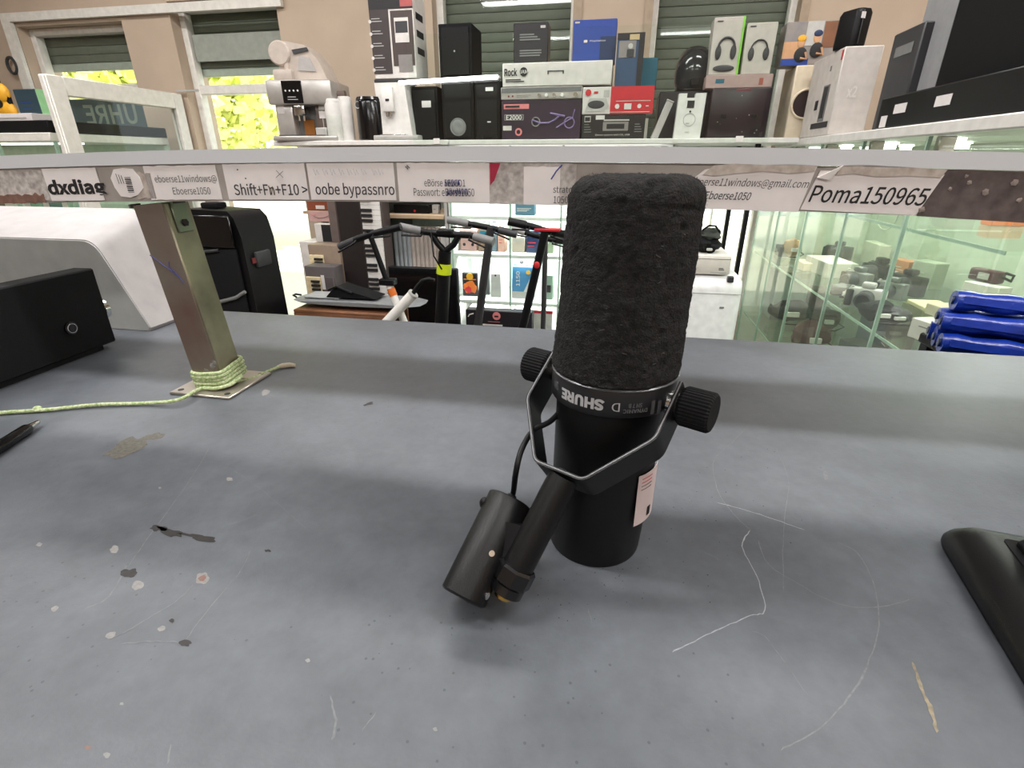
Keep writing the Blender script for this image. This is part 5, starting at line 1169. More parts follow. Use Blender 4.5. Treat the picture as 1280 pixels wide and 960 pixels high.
# ------------------------------------------------------------------ scooters
def P_(px, py, v):
    u, z = uz(px, py, v); return Vector((u, v, z))
def scooter(label, bar, top, low, v, stem_m, r=.022, grip_m=M_dark, grips=None, deck_dir=(0, .0), extra=None, fork=False, gr=.016):
    """bar: pixel polyline of the handlebar; top / low: pixels at the stem's top and where it passes the counter edge"""
    pts = [P_(*p, v+dv) for p, dv in bar]
    a, b = P_(*top, v), P_(*low, v)
    d = (b-a)/(a.z-b.z); foot = a+d*(a.z-.10)
    t = thing('electric_scooter', label, 'scooter', R(foot.x, foot.y, 0), -TH)
    o = Vector((foot.x, foot.y, 0)); L = lambda p: p-o
    part('handlebar', tube([L(p) for p in pts], .0125, 10), M_black, t)
    for i, j in ((0, 1), (-1, -2)):
        p, q = L(pts[i]), L(pts[j]); e = (q-p); 
        part('grip', tube([p-e.normalized()*.004, p+e*(.10/e.length if e.length > .12 else .8)], gr, 12), (grips or (grip_m, grip_m))[0 if i == 0 else 1], t)
        c = p+e*(.13/e.length if e.length > .15 else .95)
        part('brake_lever', tube([c, c+Vector((0, -.03, -.012)), p+Vector((0, -.045, -.02))+e*.2], .004, 6), M_black, t)
    hs = a-(b-a).normalized()*.0
    if fork:
        mid = a+(b-a)*.16
        for s in (-1, 1): part('fork_arm', tube([L(a+Vector((s*.055, 0, .012))), L(a+Vector((s*.03, 0, -.025))), L(mid)], .012, 10), stem_m, t)
        a2 = mid
    else: a2 = a+(a-b).normalized()*.02
    part('stem', tube([L(a2), L(b), L(foot+Vector((0, 0, .12)))], [r*.92, r, r*1.05], 16), stem_m, t)
    part('fork', [box(-.05, -.035, -.02, .02, .09, .24, .003), box(.035, .05, -.02, .02, .09, .24, .003), box(-.05, .05, -.02, .02, .225, .25, .003)], M_black, t)
    for yy, nm in ((0, 'wheel'), (.88, 'wheel')):
        w_ = part(nm, [xf(lathe([(.05, -.018), (.095, -.02), (.106, -.010), (.106, .010), (.095, .02), (.05, .018)], 28), Matrix.Translation((0, -yy*.5, .107)) @ Matrix.Rotation(PI/2, 4, 'Y'))], M_blackm, t)
        part('hub', [cyl((-.026, -yy*.5, .107), (.026, -yy*.5, .107), .048, n=20)], M_silver, w_)
    part('deck', [box(-.07, .07, -.40, -.10, .125, .165, .008)], M_black, t); part('mudguard', [box(-.03, .03, -.50, -.36, .215, .222, .002)], M_black, t)
    if extra: extra(t, L, a, b)
    return t
def ex2(t, L, a, b):
    c = a+(b-a)*.30; d_ = (b-a).normalized()
    part('yellow_band', tube([L(c), L(c+d_*.040)], .0290, 18), M_hiviz, t, label='bright yellow green band')
    part('display_mount', box(-.03, .03, -.02, .02, 0, .02, .004), M_black, t).location = L(a)+Vector((0, 0, .01))
    part('cable', tube([L(a+Vector((-.05, -.02, .02))), L(a+Vector((-.03, -.06, -.06))), L(a+(b-a)*.35+Vector((0, -.03, 0)))], .003, 6), M_black, t)
scooter('large black scooter with yellow green band round its forked stem', [((501, 284), -.04), ((531, 290), 0), ((560, 293), 0), ((587, 294), 0), ((616, 302), -.02)], (557, 297), (552, 400), 1.92, M_black, .0265, grips=(M_grey, M_grey), extra=ex2, fork=True)
scooter('dark scooter with slim stem right of the yellow banded one', [((561, 275), 0), ((592, 281), 0), ((618, 286), .0), ((645, 293), 0)], (613, 290), (598, 402), 2.20, mat('dark slate metal', (50, 48, 50), .4), .019, grips=(M_grey, M_dark))
def ex4(t, L, a, b):
    c = a+(b-a)*.33; part('red_badge', [ell(tuple(L(c)+Vector((0, -.022, 0))), (.012, .004, .014), 12, 8)], M_red, t, label='round red badge')
    part('red_collar', box(-.04, .06, -.02, .02, 0, .010, .002), M_red, t).location = L(a)+Vector((0, 0, .01))
scooter('black scooter with red badge nearest the foam windscreen', [((637, 277), 0), ((664, 283), 0), ((688, 290), 0), ((712, 294), .05)], (681, 292), (655, 402), 2.06, M_black, .0175, grips=(M_black, M_black), extra=ex4)
scooter('slim dark scooter with white lower fork behind the red badged one', [((641, 285), 0), ((660, 292), 0), ((690, 300), 0), ((712, 302), .05)], (682, 300), (680, 372), 2.45, mat('dark slate metal', (50, 48, 50)), .013, grips=(M_lgrey, M_black))
def ex1(t, L, a, b):
    m = P_(485, 352, 1.80); e = P_(505, 402, 1.80); d_ = e-m
    part('white_tube', tube([L(m), L(m+d_*2.1)], [.0130, .0155], 16), M_white, t, label='white lower stem'); part('clamp', box(-.03, .03, -.02, .02, -.012, .012, .004), M_black, t).location = L(m)
    part('orange_band', tube([L(m+d_*.16), L(m+d_*.34)], .0150, 16), M_orange, t)
scooter('scooter with black folding stem turning white near the counter', [((425, 308), .0), ((448, 298), 0), ((467, 292), 0), ((500, 284), 0)], (463, 295), (484, 352), 1.80, M_black, .0105, grips=(M_dark, M_black), extra=ex1, gr=.0125)
# folded white scooter part with hook
u_, z_ = uz(486, 402, 1.78)
fw_ = thing('folded_white_scooter', 'white tube with black hook of a folded scooter crossing the white stem', 'scooter', R(u_-.25, 1.78, 0), -TH)
o_ = Vector((u_-.25, 1.78, 0)); pA = P_(516, 368, 1.76)-o_; pB = P_(486, 400, 1.76)-o_; d_ = (pB-pA)
part('stem', tube([pA, pB, pA+d_*2.6], [.0185, .0185, .0185], 18), M_white, fw_); part('end_ring', tube([pA-d_.normalized()*.006, pA+d_.normalized()*.002], .0200, 18), M_lgrey, fw_)
hk = [P_(514, 370, 1.76)-o_, P_(522, 358, 1.76)-o_, P_(528, 351, 1.76)-o_, P_(536, 349, 1.76)-o_, P_(543, 350, 1.76)-o_]
part('hook', tube(hk, [.008, .008, .007, .009, .005], 10), M_black, fw_)
q = pA+d_*2.6
part('deck', box(q.x-.25, q.x+.2, -.07, .07, .10, .15, .008), M_black, fw_)
part('stem_foot', tube([q, Vector((q.x-.03, 0, .13))], .02, 12), M_white, fw_)
for xx in (-.30, .26): w_ = part('wheel', [cyl((q.x+xx, -.02, .09), (q.x+xx, .02, .09), .09, n=24, ch=.006)], M_blackm, fw_); part('hub', cyl((q.x+xx, -.024, .09), (q.x+xx, .024, .09), .03, n=16), M_silver, w_)
# low wooden box with grey board and black bag on it
tb0, tb1 = u_at(378, 1.95, .75), u_at(490, 1.95, .75)
zb1 = z_at(386, 1.95, 440)
wb_ = thing('low_wooden_crate', 'low wooden crate under the grey board beside the door', 'crate', R((tb0+tb1)/2, 1.90, 0), -TH)
wx = (tb1-tb0)/2
for i in range(6): part('slat', box(-wx, wx, 0, .012, .03+i*zb1/6.2, .03+i*zb1/6.2+zb1/7.2, .002), M_wood, wb_)
for i in range(6): part('slat', box(-wx, wx, .23, .242, .03+i*zb1/6.2, .03+i*zb1/6.2+zb1/7.2, .002), M_wood, wb_)
part('lid', box(-wx, wx, 0, .242, zb1-.016, zb1-.002, .003), M_wood, wb_)
for sx in (-wx+.012, wx-.035): part('corner_post', [box(sx, sx+.023, .0125, .035, 0, zb1-.017), box(sx, sx+.023, .205, .2295, 0, zb1-.017)], M_wood, wb_)
gb0, gb1 = P_(374, 380, 2.0), P_(533, 384, 2.0)
gb = thing('grey_balance_board', 'long grey oval balance board lying on the wooden crate', 'board', R((gb0.x+gb1.x)/2, 2.0, zb1), -TH)
gl = (gb1.x-gb0.x)/2
part('deck', [xf(layers([([(gl*c_, .07*s_) for c_, s_ in [(math.copysign(abs(math.cos(a*PI/20))**.6, math.cos(a*PI/20)), math.copysign(abs(math.sin(a*PI/20))**.8, math.sin(a*PI/20))*(.75+.25*abs(math.cos(a*PI/20)))) for a in range(40)]], z) for z in (.018, .032)]), Matrix.Identity(4))] if False else [loft_y([([(gl*k_*math.cos(a*PI/20), .026+.010*math.sin(a*PI/20)*k_) for a in range(40)], y_) for k_, y_ in ((.80, -.08), (.97, -.05), (1.0, 0), (.97, .05), (.8, .08))])], mat('matte grey rubber', (122, 124, 126), .6), gb, 50)
part('foot_pad', [box(-gl*.80, -gl*.25, -.05, .05, .036, .044, .006)], mat('pale grey pad', (150, 152, 154), .6), gb)
part('wheel', cyl((-gl*.45, -.03, .015), (-gl*.45, .03, .015), .0148, n=20), M_black, gb); part('wheel', cyl((gl*.35, -.03, .015), (gl*.35, .03, .015), .0148, n=20), M_black, gb)
part('end_loop', tube([(-gl*.98, -.02, .03), (-gl*1.05, -.01, .035), (-gl*1.05, .01, .035), (-gl*.98, .02, .03)], .004, 8), M_black, gb)
bg_ = thing('black_bag', 'slumped black cloth bag lying on the grey board', 'bag', R(u_at(436, 2.0, .85), 2.0, zb1+.045), -TH)
part('body', [prism([(-.075, 0), (.15, 0), (.10, .012), (.02, .032), (-.025, .045), (-.05, .025)], -.05, .05)], M_blackm, bg_, 60)
part('strap', tube([(-.06, -.05, .03), (-.02, -.055, .048), (.05, -.055, .024)], .005, 8), M_black, bg_)

# ------------------------------------------------------------------ tall party speaker left
v_ = 1.75; zt_ = z_at(262, v_, 280)
sa, sb2 = u_at(222, v_, 1.2), u_at(297, v_, 1.2)
pa_ = thing('party_speaker', 'tall black moulded party speaker standing behind the steel post', 'speaker', R((sa+sb2)/2, v_, 0), -TH+.0)
w2 = (sb2-sa)/2
part('cabinet', [loft_y([([(-w2*.97, .02), (w2*1.0, .02), (w2*1.04, zt_*.5), (w2*1.0, zt_-.10), (w2*.86, zt_-.03), (w2*.70, zt_-.006), (-w2*.8, zt_), (-w2*.97, zt_-.02)], 0), ([(-w2*.9, .02), (w2*.96, .02), (w2*1.0, zt_*.5), (w2*.96, zt_-.12), (w2*.85, zt_-.04), (w2*.65, zt_-.012), (-w2*.8, zt_-.005), (-w2*.9, zt_-.03)], .20)])], M_black, pa_, 50)
part('front_grille', [box(-w2*.85, w2*.80, -.014, -.001, .10, zt_-.14, .012)], M_blackm, pa_)
part('top_handle', [box(-w2*.55, w2*.0, .06, .12, zt_-.004, zt_+.018, .006)], M_blackm, pa_)
part('side_handle', [box(w2*.98, w2*1.10, .05, .14, zt_-.22, zt_-.16, .01)], M_dark, pa_)
part('grey_streak', tube([(-w2*.70, -.016, zt_-.155), (-w2*.1, -.018, zt_-.150), (w2*.25, -.016, zt_-.145)], .006, 8), M_dark, pa_)  # pale grey streaks across the speaker front
part('grey_streak', tube([(-w2*.1, -.016, zt_-.345), (w2*.5, -.018, zt_-.325), (w2*.85, -.016, zt_-.300)], .007, 8), M_grey, pa_)
part('red_side_light', box(w2*1.02, w2*1.05, .03, .05, zt_-.20, zt_-.18), mat('dim red', (110, 40, 40), .4), pa_)
part('front_step', [box(-w2*.86, w2*.84, -.022, -.0145, zt_-.135, zt_-.02, .006)], M_blackg, pa_)
for sx in (-.8, .8): part('foot', cyl((sx*w2, .13, 0), (sx*w2, .13, .021), .03, n=16), M_black, pa_)

# ------------------------------------------------------------------ left display cabinet and wall things
lv = 2.36; zc = z_at(150, lv, 50)
dl = thing('left_display_cabinet', 'glass display cabinet with thick dark top at the far left', 'cabinet', R(0, 0, 0), -TH)
lx0, lx1 = -4.6, -2.80
part('dark_top', box(lx0, lx1, lv, 3.1, zc-.055, zc, .004), M_blackm, dl); part('white_strip', box(lx0, lx1, lv-.008, 3.1, zc-.095, zc-.056, .003), M_trimw, dl)
part('back_panel', box(lx0, lx1, 3.08, 3.1, 0, zc-.096), mat('pale green back', (190, 205, 185), .6), dl); part('plinth', box(lx0, lx1, lv+.02, 3.07, 0, .12), M_grey, dl)
for z in (.5, .85, 1.12, 1.29): part('glass_shelf', box(lx0, lx1, lv+.02, 3.07, z, z+.008), M_glass, dl, 0)
n = 5
for i in range(n):
    a_, b_ = lx0+(lx1-lx0)*i/n, lx0+(lx1-lx0)*(i+1)/n; part('front_pane', box(a_+.004, b_-.004, lv, lv+.006, .12, zc-.097), M_glassg, dl, 0); part('glass_upright', box(b_-.004, b_+.004, lv, lv+.02, .12, zc-.097), M_glassedge, dl)
lamp('left_cabinet_lamp_light', 'AREA', R((lx0+lx1)/2, lv+.2, zc-.11), 6, (1, 1, .98), 1.6, .03, rot=(0, 0, -TH))
part('glow_strip', box(lx0+.05, lx1-.05, lv+.19, lv+.21, zc-.105, zc-.097), M_ledw, dl)
rg = random.Random(12)
gc = [mat('mint carton', (120, 170, 140), .6), mat('pale carton', (200, 205, 195), .6), mat('olive carton', (110, 105, 75), .6), mat('brown carton', (130, 90, 70), .6), mat('seafoam carton', (150, 190, 170), .6), mat('dim teal carton', (70, 110, 105), .6)]
gn = ['mint green', 'off white', 'olive', 'brown', 'seafoam', 'dim teal']
for zi, z in ((0, 1.129), (1, 1.299)):
    for k in range(9):
        x = -3.95+.125*k; w_ = rg.uniform(.04, .09); h = rg.uniform(.08, .145) if zi == 0 else rg.uniform(.06, .12); ci = (k*5+zi*3) % 6
        t = thing('small_carton', f"{gn[ci]} carton, {['first','second','third','fourth','fifth','sixth','seventh','eighth','ninth'][k]} from left on {'upper' if zi else 'lower'} shelf of left glass cabinet", 'box', R(x, lv+.08, z), -TH, 'small cartons in the left display cabinet')
        part('carton', box(-w_/2, w_/2, 0, .08, 0, h, .002), gc[ci], t); panel(t, -w_*.4, w_*.4, h*.2, h*.6, M_cardw)
t, w_, h, _ = pbox('dark_teal_carton', 'dark teal carton with mint green side on the dark cabinet top', 'box', 22, 50, 111, 2.5, .12, mat('deep teal print', (34, 58, 70), .4), z0=zc+.001); part('side_print', box(w_/2, w_/2+.0015, .0, .12, 0, h), mat('mint side print', (150, 205, 150), .5), t, 0); lines(t, -w_*.3, w_*.3, [h*.4, h*.6], M_blue)
t, w_, h, _ = pbox('paper_stack', 'flat stack of white papers on the dark cabinet top', 'papers', -30, 40, 142, 2.40, .2, M_paper, z0=zc+.001, ch=.001, pn='sheets'); panel(t, -w_*.4, w_*.4, h*.3, h*.5, M_lgrey, name='sheet_edge')
gy = thing('yellow_toy_guitar', 'yellow and black toy guitar cut off by the left picture edge', 'guitar', R(u_at(2, 2.62, 1.72), 2.62, zc+.001), -TH)
part('body', [ell((0, 0, .06), (.07, .03, .06), 20, 10), ell((0, 0, .15), (.055, .03, .055), 20, 10)], M_yellow, gy); part('sound_hole', cyl((0, -.032, .10), (0, -.024, .10), .022, n=18), M_ink, gy); part('neck', box(-.015, .015, -.012, .012, .19, .45, .004), M_black, gy); part('stand', [box(.02, .07, -.03, .04, 0, .02), box(.035, .05, -.01, .01, .02, .14)], M_black, gy)
hz = uz(15, 82, 3.17)
hk_ = thing('hanging_ring', 'small grey ring hanging on the wall at the upper left', 'ring', R(hz[0], 3.17, hz[1]-.04), -TH)
part('ring', tube([(.034*math.cos(a*PI/12), 0, .04+.045*math.sin(a*PI/12)) for a in range(24)], .009, 8, True), M_dark, hk_); part('nail', cyl((0, .0, .09), (0, .029, .09), .003), M_steel, hk_)

# ------------------------------------------------------------------ right: white appliance, printer, bag
vz = 2.12; u0, u1, z1 = spot_at(851, 925, 347, vz, .7)
wd = thing('white_air_conditioner', 'white rounded portable air conditioner on the floor right of the microphone', 'appliance', R((u0+u1)/2, vz, 0), -TH); hw = (u1-u0)/2
def rr2(hw_, d0, d1, r): return rrect(-hw_, hw_, d0, d1, r)
part('housing', layers([(rr2(hw*.96, 0, .30, .04), .03), (rr2(hw, -.004, .304, .045), .10), (rr2(hw, -.004, .304, .045), z1-.05), (rr2(hw*.97, .004, .296, .045), z1-.018), (rr2(hw*.85, .03, .27, .04), z1)]), mat('appliance white', (226, 226, 226), .35), wd, 60)
part('badge', box(hw*.28, hw*.42, -.008, -.004, z1-.118, z1-.112), M_grey, wd); part('seam', box(-hw*.9, hw*.9, -.006, -.003, z1-.062, z1-.060), M_lgrey, wd)
part('hinge_clip', box(hw*.4, hw*.6, -.003, .02, z1-.016, z1+.006, .002), M_dark, wd)
for sx in (-.7, .7): part('castor', cyl((sx*hw, .05, .0), (sx*hw, .05, .031), .02, n=14), M_dark, wd); part('castor', cyl((sx*hw, .25, .0), (sx*hw, .25, .031), .02, n=14), M_dark, wd)
t, w_, h, zp = pbox('white_desk_printer', 'white boxy printer standing on the white air conditioner', 'printer', 852, 914, 319, vz+.02, .24, mat('appliance off white', (214, 208, 200), .45), z0=z1+.007, pn='housing', ch=.008); part('lid_seam', box(-w_*.5, w_*.48, -.001, .0, h*.80, h*.83), M_grey, t, 0); lines(t, w_*.26, w_*.40, [h*.35, h*.28], M_grey, .004, -.002); part('slot', box(w_*.10, w_*.42, -.002, -.0005, h*.12, h*.16), M_lgrey, t)
bgx = u_at(884, vz+.08, zp)
hb2 = thing('black_handbag', 'crumpled black bag on top of the white boxy printer', 'bag', R(bgx, vz+.10, zp+.001), -TH)
part('body', [blob(0, 0, .030, .052, .05, .033, 4, .35, 22, 14)], M_blackm, hb2); part('flap', [blob(.004, -.004, .066, .044, .04, .024, 9, .4, 20, 12)], mat('dark olive cloth', (46, 50, 44), .8), hb2); part('handle', tube([(-.03, -.02, .085), (-.01, -.03, .104), (.015, -.03, .103), (.035, -.02, .080)], .004, 8), M_black, hb2); part('buckle', box(-.01, .012, -.058, -.050, .012, .022, .002), M_lgrey, hb2)

# ------------------------------------------------------------------ right glass showcase
CU, CV0, CV1, CD = .745, 1.20, 3.12, 1.32
cs = thing('glass_showcase', 'long glass showcase with green tinted panes and white top along the right', 'showcase', R(0, 0, 0), -TH)
part('top_board', box(CU-.008, CD, CV0, CV1-.13, ZT-.030, ZT-.002, .003), M_white, cs)
part('back_panel', box(CD-.02, CD, CV0+.01, CV1, .25, ZT-.031), M_case, cs, 0); part('plinth', box(CU+.01, CD, CV0+.01, CV1, 0, .25), M_lgrey, cs)
part('end_panel', box(CU, CD-.021, CV1-.012, CV1, .251, ZT-.031), M_case, cs)
part('end_pane', box(CU+.008, CD-.022, CV0, CV0+.006, .251, ZT-.031), M_glassg, cs, 0)
ZS = (.60, .94, 1.235)
nv = 5
for i in range(nv):
    a_, b_ = CV0+.008+(CV1-.02-CV0)*i/nv, CV0+.008+(CV1-.02-CV0)*(i+1)/nv
    part('front_pane', box(CU, CU+.006, a_+.004, b_-.004, .251, ZT-.032), M_glassg, cs, 0)
    part('glass_upright', box(CU-.002, CU+.008, b_-.004, b_+.002, .251, ZT-.032), M_glassedge, cs)
    for z in ZS: part('glass_shelf', box(CU+.02, CD-.025, a_+.002, b_-.002, z-.008, z), M_glass, cs, 0); part('shelf_front_edge', box(CU+.017, CU+.0195, a_+.002, b_-.002, z-.008, z), M_glassedge, cs, 0)
    if i < nv-1: part('glass_divider', box(CU+.06, CD-.03, b_+.002, b_+.007, .251, ZT-.032), M_glassg, cs, 0)
    for uu in (.9, 1.12):
        part('spot_lamp', [cyl((uu, (a_+b_)/2, ZT-.052), (uu, (a_+b_)/2, ZT-.036), .020, n=18), cyl((uu, (a_+b_)/2, ZT-.036), (uu, (a_+b_)/2, ZT-.031), .026, n=18)], M_glow, cs)
    lamp('showcase_lamp_light', 'AREA', R(1.0, (a_+b_)/2, ZT-.058), 2.6, (1, 1, .97), .3, .05, rot=(0, 0, -TH))
    part('shelf_bracket', [box(CU+.012, CU+.05, b_-.03, b_-.01, ZT-.075, ZT-.032, .003)], M_steel, cs)
# goods in the showcase
def put(px, u, zi, z_off=0): return (u, v_at(px, u, ZS[zi]+.04), ZS[zi]+.0008+z_off)
def camera_(label, px, u, zi, s=1.0, m=M_black, yaw=.6, group='cameras in the glass showcase'):
    t = thing('photo_camera', label, 'camera', R(*put(px, u, zi)), -TH-PI/2+yaw, group)
    part('body', box(-.055*s, .055*s, 0, .035*s, 0, .065*s, .006*s), m, t); part('prism_hump', box(-.02*s, .02*s, .003*s, .032*s, .065*s, .085*s, .006*s), m, t)
    part('lens', [cyl((0, -.045*s, .033*s), (0, 0, .033*s), .026*s, .028*s, n=24, ch=.003*s)], M_dark, t); part('lens_glass', [cyl((0, -.046*s, .033*s), (0, -.0452*s, .033*s), .019*s, n=20)], M_blackg, t)
    part('grip', box(-.058*s, -.036*s, -.014*s, .0, .004*s, .060*s, .005*s), M_blackm, t); part('shutter_button', cyl((-.045*s, .01*s, .065*s), (-.045*s, .01*s, .070*s), .005*s), M_silver, t)
    return t
def carton_(label, px, u, zi, w_, d_, h, m, name='white_carton', cat='box', yaw=0, off=0, deco=None):
    t = thing(name, label, cat, R(*put(px, u, zi, off)), -TH-PI/2+yaw)
    part('carton', box(-w_/2, w_/2, 0, d_, 0, h, .002), m, t)
    if deco: deco(t, w_, h)
    return t
camera_('black camera left in the showcase row above the pale crates', 1002, 1.12, 1, 1.1); camera_('big black camera with lens beside the orange carton strip', 1022, 1.10, 1, 1.3, yaw=.2)
camera_('black camera third along the showcase shelf', 1046, 1.08, 1, 1.1, yaw=.9); camera_('grey camera with silver body before the glass upright', 1068, .92, 1, 1.0, M_grey, .4); camera_('silver and black camera just left of the white cartons', 1082, .84, 1, 1.0, M_lgrey, 1.0)
camera_('dark camera lying foremost in the pile of lenses', 1092, 1.04, 1, 1.2, yaw=.1); camera_('small grey camera right of the glass upright', 1112, .98, 1, .9, M_grey, .7); camera_('black camera with white strap right of the lens pile', 1130, 1.06, 1, 1.1, yaw=.5)
def gear(name, label, cat, px, u, zi, m, seed, s=(.05, .05, .035), m2=None):
    t = thing(name, label, cat, R(*put(px, u, zi)), -TH); part('body', [blob(0, 0, s[2], *s, seed, .3, 18, 10)], m, t)
    part('cable', tube([(s[0]*.6, -s[1]*.3, s[2]*.8), (s[0]*1.1, -s[1]*.9, s[2]*.4), (s[0]*.4, -s[1]*1.3, .006), (-s[0]*.5, -s[1]*1.2, .006)], .0035, 8), m2 or M_black, t); part('label', box(-s[0]*.3, s[0]*.3, -s[1]*1.12, -s[1]*.9, s[2]*.7, s[2]*1.1, .001), M_paper, t)
    return t
gear('game_controller', 'dark grey game controller lying in the lens pile', 'controller', 1056, .84, 1, M_dark, 1, (.055, .04, .022)); gear('white_controller', 'white game controller beside the grey camera', 'controller', 1074, .86, 1, M_white, 2, (.05, .04, .022), M_white)
gear('lens_pouch', 'black lens pouch at the front of the camera pile', 'pouch', 1098, .82, 1, M_blackm, 3, (.05, .05, .03)); gear('tangled_headset', 'dark tangled headset lying right of the lens pouch', 'headset', 1118, .86, 1, M_dark, 4, (.05, .045, .025)); gear('grey_webcam', 'small round grey webcam among the cameras', 'webcam', 1106, 1.10, 1, M_grey, 5, (.035, .035, .03))
gear('white_headset', 'white coiled headset lying at the far left in the showcase', 'headset', 978, .92, 1, M_white, 6, (.06, .05, .03), M_white)
gear('brown_plush_bear', 'small brown and cream plush bear between pale crates', 'toy', 990, .90, 1, mat('plush tan', (176, 140, 105), .95, bump=.6), 7, (.045, .04, .045))
carton_('pale toaster-shaped white box at the far left of the showcase shelf', 968, .95, 1, .16, .12, .12, M_cream, 'cream_toaster', 'toaster', .3)
carton_('long low white tray box left of the grey camera', 1020, .88, 1, .22, .12, .06, M_cardw, 'white_tray', 'box', .1)
carton_('flat pale box under the plush bear', 1000, .84, 1, .12, .10, .035, M_cream, 'cream_box', 'box')
def dz(t, w_, h): disc(t, w_*.2, h*.35, .020, M_teal, -.003, 'round_print'); lines(t, -w_*.3, 0, [h*.7], M_grey)
carton_('large white carton with teal round print right of the cameras', 1166, .86, 1, .14, .10, .055, M_cardw, deco=dz, yaw=.35); carton_('smaller white carton on top of the teal print carton', 1170, .90, 1, .11, .08, .03, M_cream, 'cream_carton', off=.056, yaw=.2)
carton_('olive green carton under the left side of the white cartons', 1140, .92, 1, .12, .12, .045, mat('olive card', (110, 118, 70), .6), 'olive_carton')
carton_('pale yellow paper pad lying on the olive green carton', 1142, .92, 1, .10, .09, .012, mat('pale yellow paper', (225, 215, 170), .6), 'paper_pad', 'paper pad', off=.046)
def dr(t, w_, h): panel(t, -w_*.5, w_*.5, h*.15, h*.3, M_red, -.002); lines(t, -w_*.4, w_*.4, [h*.8, h*.7, h*.6, h*.5], M_grey)
c1 = carton_('tall white carton with red stripe at the right of the showcase', 1213, 1.05, 1, .10, .05, .13, M_cardw, 'red_striped_carton', deco=dr, yaw=.4)
vr = thing('price_gun', 'dark red handheld price gun lying on the red striped carton', 'price gun', R(*put(1215, 1.07, 1, .1315)), -TH-PI/2+.4)
part('body', box(-.05, .035, 0, .03, .0, .035, .006), mat('dark maroon plastic', (70, 30, 38), .4), vr); part('label_window', box(-.02, .01, -.002, -.0003, .008, .026), M_lgrey, vr); part('handle', tube([(.035, .015, .02), (.06, .015, .014), (.062, .015, .030), (.04, .015, .033)], .004, 8), M_black, vr)
carton_('white round-cornered carton right of the red striped one', 1243, 1.02, 1, .09, .07, .05, M_cardw, 'rounded_white_carton', deco=lambda t, w_, h: disc(t, 0, h*.5, .014, M_grey, -.003)); carton_('pink and white carton behind the blue rolls', 1262, 1.12, 1, .10, .05, .10, M_cardw, 'pink_carton', deco=lambda t, w_, h: panel(t, -w_*.5, w_*.5, h*.3, h*.6, M_pink, -.002))
# upper shelf and lower shelf
for k, (px, nm, lb2, m, w_, h) in enumerate([(962, 'red_carton', 'red carton strip on the top glass shelf near the black post', M_red, .12, .05), (985, 'dark_book_pile', 'dark stack of game cases on the top glass shelf', M_dark, .10, .06), (1090, 'white_small_box', 'small white box on the top glass shelf under the riser', M_cardw, .08, .03), (1180, 'metal_tin', 'small silver tin on the top glass shelf under the dark riser end', M_silver, .08, .03), (1238, 'amber_bottle_box', 'small amber box on the top glass shelf at the right', M_orange, .05, .03)]):
    carton_(lb2, px, 1.0, 2, w_, .08, h, m, nm)
carton_('dark wine red box deep in the lower shelf', 1002, 1.05, 0, .12, .10, .16, mat('wine red card', (70, 24, 34), .5), 'wine_red_box'); gear('black_cloth_bundle', 'black bundle lying on the lower showcase shelf', 'bundle', 985, .95, 0, M_blackm, 11, (.10, .08, .06)); gear('dark_red_case', 'dark red rounded case in front of the wine red box', 'case', 1012, .92, 0, mat('wine red card', (70, 24, 34)), 12, (.08, .07, .06)); gear('black_round_speaker', 'black round speaker lying at the left in the lower showcase shelf', 'speaker', 1030, 1.10, 0, M_black, 13, (.07, .07, .05))
carton_('white carton with a black dial picture on the lower showcase shelf', 1045, .84, 0, .09, .05, .12, M_cardw, 'dial_picture_carton', deco=lambda t, w_, h: (disc(t, -w_*.1, h*.4, .024, M_ink, -.003), lines(t, -w_*.2, w_*.2, [h*.85], M_grey)), yaw=.3)
carton_('grey green box left of the dark drawer in the lower shelf', 1090, .90, 0, .14, .12, .14, mat('dull green card', (88, 98, 70), .6), 'dull_green_box'); carton_('dark open drawer box in the lower showcase shelf', 1130, .86, 0, .20, .16, .16, M_dark, 'dark_drawer_box', deco=lambda t, w_, h: panel(t, -w_*.5, w_*.5, h*.86, h*1.0, mat('pale green strip', (150, 165, 130), .5), -.003))
carton_('navy blue box behind the glass upright on the lower shelf', 1075, 1.1, 0, .14, .10, .22, mat('faded navy', (50, 66, 84), .6), 'navy_blue_box'); carton_('clear grey plastic tub at the left end of the showcase', 958, .86, 0, .18, .16, .26, mat('milky grey plastic', (150, 158, 156), .3), 'grey_plastic_tub', 'tub')
for k, (px, c_) in enumerate(((952, (70, 110, 150)), (944, (60, 64, 66)))): carton_(['blue carton low beside the white air conditioner', 'dark grey carton at the far end of the showcase'][k], px, .90, 1, .08, .08, .08, mat('tone %d' % k, c_, .6), ['blue_carton', 'dark_grey_carton'][k])
# pale cable loop hung inside the showcase
lp = thing('white_cable', 'thin white cable hanging in loops behind the showcase glass', 'cable', R(1.28, v_at(1105, 1.28, 1.1), 1.0), -TH)
part('loop', tube([(0, .10*math.cos(a*PI/10), .16+.07*math.sin(a*PI/10)) for a in range(20)], .003, 6, True), M_white, lp); part('tail', tube([(0, -.1, .16), (0, -.13, .25), (0, -.08, .36)], .003, 6), M_white, lp); part('hanging_hook', cyl((-.01, -.08, .36), (.02, -.08, .36), .004), M_steel, lp)

